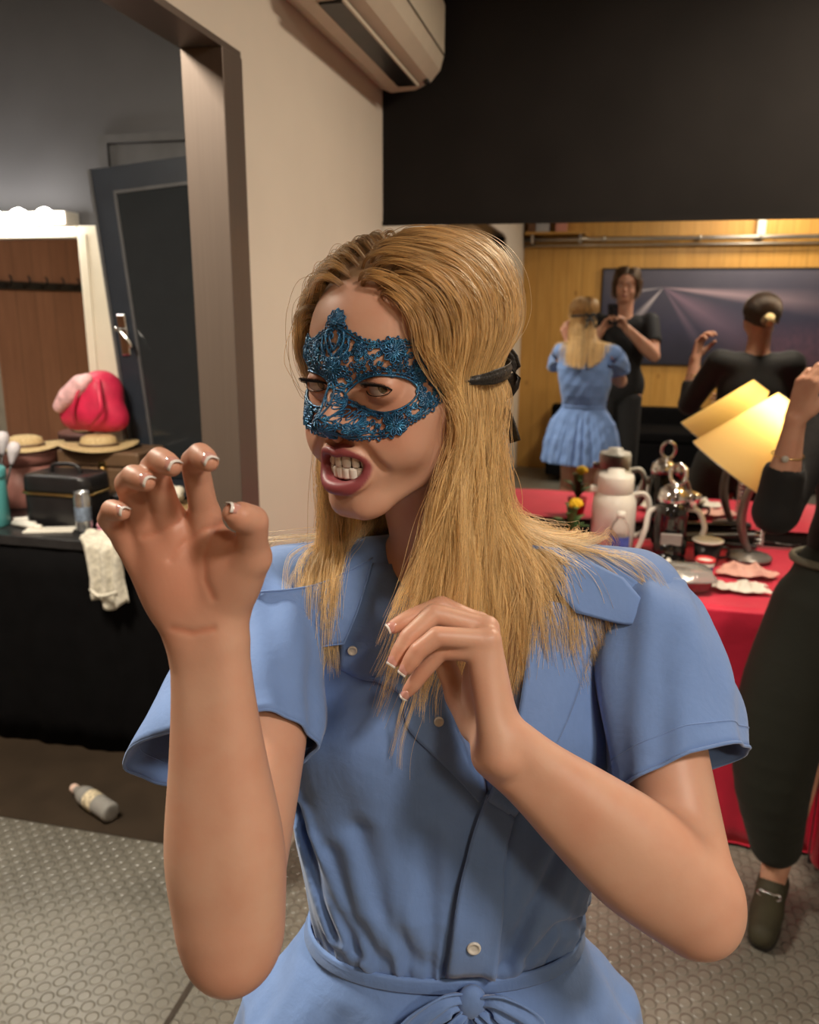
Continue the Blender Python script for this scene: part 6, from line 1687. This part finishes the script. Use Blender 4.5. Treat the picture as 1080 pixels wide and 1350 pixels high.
def lip_attr(o, V, fr, sc):
    L = fr.loc(V) * 1000
    add_attr(o, 'tint', np.clip(1.1 - np.sqrt((L[:, 0] / 21) ** 2 + ((L[:, 2] + 69) / 7.5) ** 2), 0, .12) / .12 * (L[:, 1] > 74) * (L[:, 1] < 104))
    add_attr(o, 'flush', 0.3 * np.exp(-((np.abs(L[:, 0]) - 40) / 16) ** 2 - ((L[:, 2] + 34) / 18) ** 2) * (L[:, 1] > 20)); add_attr(o, 'scalp', sc)
M_brownhair = hair_mat('brown_hair', (0.03, 0.015, 0.008), (0.065, 0.032, 0.016), (0.11, 0.055, 0.027))
_, sc = crop_hair(MH, HL_AZ, [70, 66, 54, 36, 18, 8, 0, -22, -44, -58], F_, MV, _rg, 900, 12, 0.10, 12.0, M_brownhair, man, _m, 0.018, 0.0004)
lip_attr(mbody, MV, MH, sc); del F_
def brows(fr, parent, base, m):
    for sx in (-1, 1):
        P = [Vector(fr.p(sx * x * .001, y * .001, z * .001) - base) for x, y, z in ((12, 87, 15), (24, 83, 19), (36, 76, 19), (46, 66, 14))]
        MB().tube(spline(P, 12), np.interp(np.linspace(0, 1, 12), [0, .4, 1], [.003, .0034, .0012]) * 1.0, 8, flat=.5).build('eyebrow', m, parent)
M_browdark = plain('dark_brow', (0.035, 0.02, 0.012), .8, var=.2)
brows(MH, man, _m, M_browdark)
def garment(name, Fd, m, parent, base, it=2):
    V, F = Fd.mesh(); return big_mesh(name, smooth_verts(V, F, it, .4) - base, F, m, parent)
M_tee = cloth_mat('black_jersey', (0.010, 0.010, 0.011)); M_trouser = cloth_mat('black_denim', (0.012, 0.012, 0.013))
Fd = Field((-0.25, -0.55, 0.86), (0.45, -0.15, 1.58), 0.005)
Fd.rc((0.0, -0.375, 1.445), (0.2, -0.375, 1.445), .079, .079, .03); Fd.el((0.1, -.37, 1.27), (.172, .108, .23), None, .04); Fd.el((0.1, -.37, 1.00), (.190, .124, .19), None, .05)
for h in 'RL':
    s, e = np.array(MJ[h + '_sh']), np.array(MJ[h + '_el']); Fd.rc(s, s + (e - s) * .58, .069, .066, .03)
    Fd.rc(s + (e - s) * .62, s + (e - s) * .9, .060, .062, .002, 's')
Fd.rc((0.1, -.37, 1.49), (.1, -.33, 1.62), .062, .075, .004, 's'); Fd.el((0.1, -.37, .84), (.3, .3, .05), None, .004, 's')
garment('t_shirt', Fd, M_tee, man, _m)
Fd = Field((-0.16, -0.55, 0.06), (0.36, -0.18, 1.02), 0.006)
Fd.el((0.1, -.37, .93), (.158, .105, .10), None, .03)
for a, b, c in (((0.02, -.36, .90), (0.0, -.34, .50), (-.01, -.38, .11)), ((0.18, -.36, .90), (0.20, -.34, .50), (.21, -.38, .11))): Fd.poly([a, b, c], [.098, .074, .060], .02, n=10)
garment('trousers', Fd, M_trouser, man, _m)
M_shoe = plain('black_leather', (0.012, 0.011, 0.010), 0.35, bump=.1)
def shoe(name, an, to, m, parent, base, sole=None, h=0.0035, up=0.0):
    an, to = np.array(an, float), np.array(to, float); d = (to - an); d[2] = 0; d /= np.linalg.norm(d)
    q = Vector((0, 1, 0)).rotation_difference(Vector(d)).to_matrix(); R = np.array(q)
    c = np.array([an[0], an[1], 0]); P = lambda x, y, z: c + R @ np.array([x, y, 0]) + np.array([0, 0, z])
    Fd = Field(c - [.24, .24, .01], c + [.24, .24, .14], h)
    Fd.poly([P(0, -.055, .050), P(0, 0.02, .052), P(0, .09, .046), P(0, .165, .040)], [.036, .037, .042, .034], .01, n=10)
    Fd.rc(P(0, -.04, .05), P(0, .02, .075), .035, .034, .02)
    Fd.rc(P(0, -.005, .105), P(0, -.005, .15), .030, .036, .01, 's'); Fd.el(P(0, .03, -.08), (.3, .3, .098), None, .003, 's')
    V, F = Fd.mesh(); o = big_mesh(name, smooth_verts(V, F, 1, .4) - base, F, m, parent)
    ring = []
    for k in range(40):
        a = 2 * PI * k / 40; y = .055 + .128 * math.sin(a); wdt = .039 + .006 * math.sin(a) ; ring.append(P(wdt * math.copysign(abs(math.cos(a)) ** .7, math.cos(a)), y, 0))
    n = 40; V = [tuple(p - base + [0, 0, z]) for z in (0.0005, .020) for p in ring]
    F = [(i, (i + 1) % n, n + (i + 1) % n, n + i) for i in range(n)] + [tuple(range(n - 1, -1, -1)), tuple(range(n, 2 * n))]
    link_mesh('sole', V, F, sole or M_shoe, o, smooth=False, bevel=.004); return o, P
for an, to in (((-.01, -.38, .09), (-.03, -.22, .03)), ((.21, -.38, .09), (.24, -.22, .03))): shoe('shoe', an, to, M_shoe, man, _m)
# the phone in his hands: slab behind the picture plane of its own lens
ph = thing('smartphone', (0, 0, 1.58), 'black smartphone held upright by the man in the black T-shirt', 'phone')
Mph = CAM_R.to_4x4()
MB().box((-0.020, -0.128, 0.0035), (0.054, 0.022, 0.0105), Mph).build('phone_body', plain('phone_black', (0.012, 0.012, 0.013), .25), ph, smooth=False, bevel=.003)
MB().box((-0.0185, -0.1265, 0.0106), (0.0525, 0.0205, 0.0112), Mph).build('screen', plain('screen_glass', (0.02, 0.02, 0.022), .08), ph, smooth=False)
for x, y in ((0, 0), (0.0, -0.024), (0.022, -0.012)):
    MB().lathe([(0.0095, .0036), (0.0095, .0016), (0.0080, .0014), (0.0070, .0024), (0.0005, .0024)], 24, Mph @ Matrix.Translation((x, y, 0))).build('lens_ring', M_dark, ph)
# ---- the woman in black by the table
lady = thing('person', (0.62, 2.10, 0.0), 'woman in a black top, dark green trousers and loafers standing by the red table', 'person')
_l = np.array(lady.location)
LH = Frame((0.672, 2.055, 1.545), (-0.12, -1.0, -0.06), (0.02, -0.06, 1), 0.99)
LJ = {'R_sh': (0.505, 2.10, 1.335), 'R_el': (0.400, 1.985, 1.125), 'R_wr': (0.412, 1.955, 1.345), 'L_sh': (0.815, 2.11, 1.335), 'L_el': (0.86, 2.02, 1.09), 'L_wr': (0.66, 1.93, 1.12)}
hand_joints(LJ, 'R', LJ['R_wr'], (0.18, -0.10, 0.95), (0.55, -0.75, 0.1), (0.75, 0.35, 0), 0.95, (0.5, 0.75, 0.6), (0.3, 0.4))
hand_joints(LJ, 'L', LJ['L_wr'], (-0.9, -0.05, 0.12), (0.1, -.15, 0.9), (0, 1, 0), 0.95, (0.2, 0.35, 0.3), (0.5, 0.1))
F_ = Field((0.30, 1.84, 0.0), (0.98, 2.26, 1.70), 0.0042)
head_field(F_, LH, False, True)
F_.rc(LH.p(0, -.02, -.04), (0.665, 2.10, 1.35), .047, .052, .02)
F_.rc((0.56, 2.11, 1.325), (0.77, 2.11, 1.325), .05, .05, .03); F_.el((0.655, 2.11, 1.18), (.125, .075, .17), None, .03); F_.el((0.64, 2.11, 0.95), (.135, .085, .14), None, .03)
for h in 'RL': arm_field(F_, LJ, h, 0.039, 0.019, (.3, .3, .5), 0.045); hand_field(F_, LJ, h, 0.95)
LANK = [(0.520, 2.085, .10), (0.745, 2.12, .10)]; LTOE = [(0.480, 1.955, .03), (0.80, 1.99, .03)]
legs_field(F_, [(0.565, 2.11, .88), (0.715, 2.11, .88)], [(0.545, 2.07, .48), (0.735, 2.08, .48)], LANK, LTOE, .92)
LV_, LF_ = F_.mesh(); LV_ = smooth_verts(LV_, LF_, 1, .4)
M_skin3 = skin_mat('warm_skin', (0.56, 0.31, 0.21), (0.34, 0.11, 0.10), (0.04, 0.022, 0.014))
lbody = big_mesh('body', LV_ - _l, LF_, M_skin3, lady)
eyeballs(LH, (-0.2, 0.7, 1.5), lady, _l); brows(LH, lady, _l, M_browdark)
Lc = LH.loc(LV_) * 1000; sc = np.clip((Lc[:, 2] - np.interp(np.degrees(np.abs(np.arctan2(Lc[:, 0], Lc[:, 1]))), HL_AZ, HL_Z)) / 6, 0, 1) * (np.hypot(Lc[:, 0], Lc[:, 1]) < 112) * (Lc[:, 2] > -70)
lip_attr(lbody, LV_, LH, sc)
# hair drawn back into a low knot with a pale clip
M_darkhair = hair_mat('dark_brown_hair', (0.014, 0.008, 0.006), (0.028, 0.015, 0.009), (0.06, 0.034, 0.018))
ok = np.where((sc > .4))[0]; ro = LV_[_rg.choice(ok, 1500)]; Lr = LH.loc(ro) * 1000; knot = np.array([0, -98, -28.0])
T_ = np.linspace(0, 1, 16)[None, :, None]; A_ = Lr[:, None, :] * (1 - T_) + (knot + _rg.normal(0, 7, (1500, 3)))[:, None, :] * T_
nr = np.linalg.norm(A_ - np.array([0, -12, 25]), axis=2, keepdims=True); e_ = (A_ - np.array([0, -12, 25])) / np.array([74, 94, 76]); en = np.linalg.norm(e_, axis=2, keepdims=True)
lift = (1.05 + .03 * _rg.random((1500, 1, 1))) ; A_ = np.where(en < lift, np.array([0, -12, 25]) + (A_ - np.array([0, -12, 25])) * (lift / en) * (1 - T_ * .0), A_)
kk = np.clip((T_ - .8) / .2, 0, 1); A_ = A_ * (1 - kk) + (knot + _rg.normal(0, 9, (1500, 1, 3))) * kk
Pq = np.concatenate([LH.pts((A_ + np.clip(_rg.normal(0, 2.0, (1500, 1, 3)), -3, 3)).reshape(-1, 3) * .001).reshape(1500, 16, 3) for _ in range(4)])
lh = hair_curves('hair', Pq, 0.00045, M_darkhair, lady, _l, .8)
bun = []
for k in range(700):
    a0 = _rg.uniform(0, 6.28); r = _rg.uniform(14, 27); z0 = _rg.normal(0, 7); t = np.linspace(0, 2.6, 14)
    bun.append(LH.pts(np.stack([r * np.cos(a0 + t), knot[1] - 14 + 13 * np.sin(t * 1.2 + a0) * .4 + z0, knot[2] + r * np.sin(a0 + t)], 1) * .001))
hair_curves('bun', np.array(bun), 0.0006, hair_mat('light_brown_hair', (0.05, 0.027, 0.014), (0.11, 0.06, 0.028), (0.20, 0.115, 0.052)), lh, _l, .8)
cq = MB()
for k in range(7): a = -0.9 + .3 * k; cq.tube([Vector(LH.p(.026 * math.sin(a), -.133, -.028 + .034 * math.cos(a)) - _l), Vector(LH.p(.012 * math.sin(a), -.150, -.028 + .008 * math.cos(a)) - _l), Vector(LH.p(.014 * math.sin(a), -.138, -.052) - _l)], [.003, .004, .002], 8)
cq.build('hair_clip', plain('pale_clip', (0.62, 0.48, 0.24), .3), lh)
# black long sleeved top with the sleeves pushed up
M_top = cloth_mat('black_knit', (0.011, 0.0105, 0.0105)); M_green = cloth_mat('dark_green_twill', (0.0125, 0.0135, 0.0095))
Fd = Field((0.32, 1.90, 0.93), (0.96, 2.25, 1.42), 0.004)
Fd.rc((0.55, 2.11, 1.325), (0.78, 2.11, 1.325), .060, .060, .03); Fd.el((0.655, 2.11, 1.19), (.150, .098, .17), None, .04); Fd.el((0.645, 2.115, 1.03), (.138, .095, .12), None, .05)
for q in (-1, 1): Fd.el((0.655 + .065 * q, 2.04, 1.19), (.06, .055, .065), None, .03)
for h in 'RL':
    s, e, w = (np.array(LJ[h + k]) for k in ('_sh', '_el', '_wr')); Fd.poly([s, s * .5 + e * .5, e], [.060, .054, .050], .025); Fd.poly([e, e + (w - e) * (.40 if h == 'R' else .18)], [.050, .046], .012)
    d_ = (w - e) / np.linalg.norm(w - e); c0 = e + (w - e) * (.40 if h == 'R' else .18); Fd.rc(c0 + d_ * .036, c0 + d_ * .12, .040, .048, .002, 's')
Fd.rc((0.665, 2.09, 1.40), (.668, 2.06, 1.48), .058, .07, .004, 's')
garment('knit_top', Fd, M_top, lady, _l)
Fd = Field((0.32, 1.93, 0.15), (0.95, 2.27, 1.06), 0.005)
Fd.el((0.64, 2.11, .95), (.160, .105, .115), None, .03); Fd.el((0.63, 2.11, .84), (.178, .115, .10), None, .04)
Fd.poly([(0.545, 2.095, .86), (0.49, 2.065, .62), (0.478, 2.05, .42), (0.512, 2.075, .21)], [.110, .112, .096, .066], .02, n=12)
Fd.poly([(0.715, 2.11, .86), (0.755, 2.09, .62), (0.765, 2.08, .42), (0.748, 2.10, .21)], [.110, .108, .094, .066], .02, n=12)
tr = garment('trousers', Fd, M_green, lady, _l)
MB().tube([(0.02 + .163 * math.cos(a), 0.012 + .108 * math.sin(a), .985) for a in np.linspace(0, 2 * PI, 48, endpoint=False)], 0.010, 8, flat=1.0, closed=True).build('waistband', plain('olive_band', (0.115, 0.105, 0.075), .6), tr)
M_suede = plain('olive_suede', (0.030, 0.026, 0.012), 0.75, var=.2, bump=.3, bscale=300)
for an, to in zip(LANK, LTOE):
    o, P = shoe('loafer', an, to, M_suede, lady, _l, M_shoe)
    for x in (-.020, .020):
        c = P(x, .068, .0905 - abs(x) * .25) - _l
        MB().tube([c + np.array([.0085 * math.cos(a), .0085 * math.sin(a) * .9, .003 * math.sin(a)]) for a in np.linspace(0, 2 * PI, 20, endpoint=False)], .0022, 8, closed=True).build('snaffle_ring', M_chrome, o)
    MB().tube([P(-.014, .068, .0905) - _l, P(0, .069, .093) - _l, P(.014, .068, .0905) - _l], .0022, 8).build('snaffle_bar', M_chrome, o)
w, e = np.array(LJ['R_wr']), np.array(LJ['R_el']); c = e + (w - e) * .62; d_ = (w - e) / np.linalg.norm(w - e); q = Vector((0, 0, 1)).rotation_difference(Vector(d_)).to_matrix().to_4x4()
br = thing('bracelet', tuple(c), 'thin bracelet with a round charm on the raised forearm of the woman in black', 'bracelet')
MB().tube([q @ Vector((.034 * math.cos(a), .034 * math.sin(a), 0)) for a in np.linspace(0, 2 * PI, 40, endpoint=False)], .0016, 6, closed=True).build('chain', M_gold, br)
MB().ball((0, 0, 0), (.008, .008, .004), 16, 10, Matrix.Translation(q @ Vector((-.012, -.036, 0))) @ Matrix.Rotation(PI / 2, 4, 'X')).build('charm', plain('pearl_grey', (0.45, 0.42, 0.36), .2, coat=.5), br)
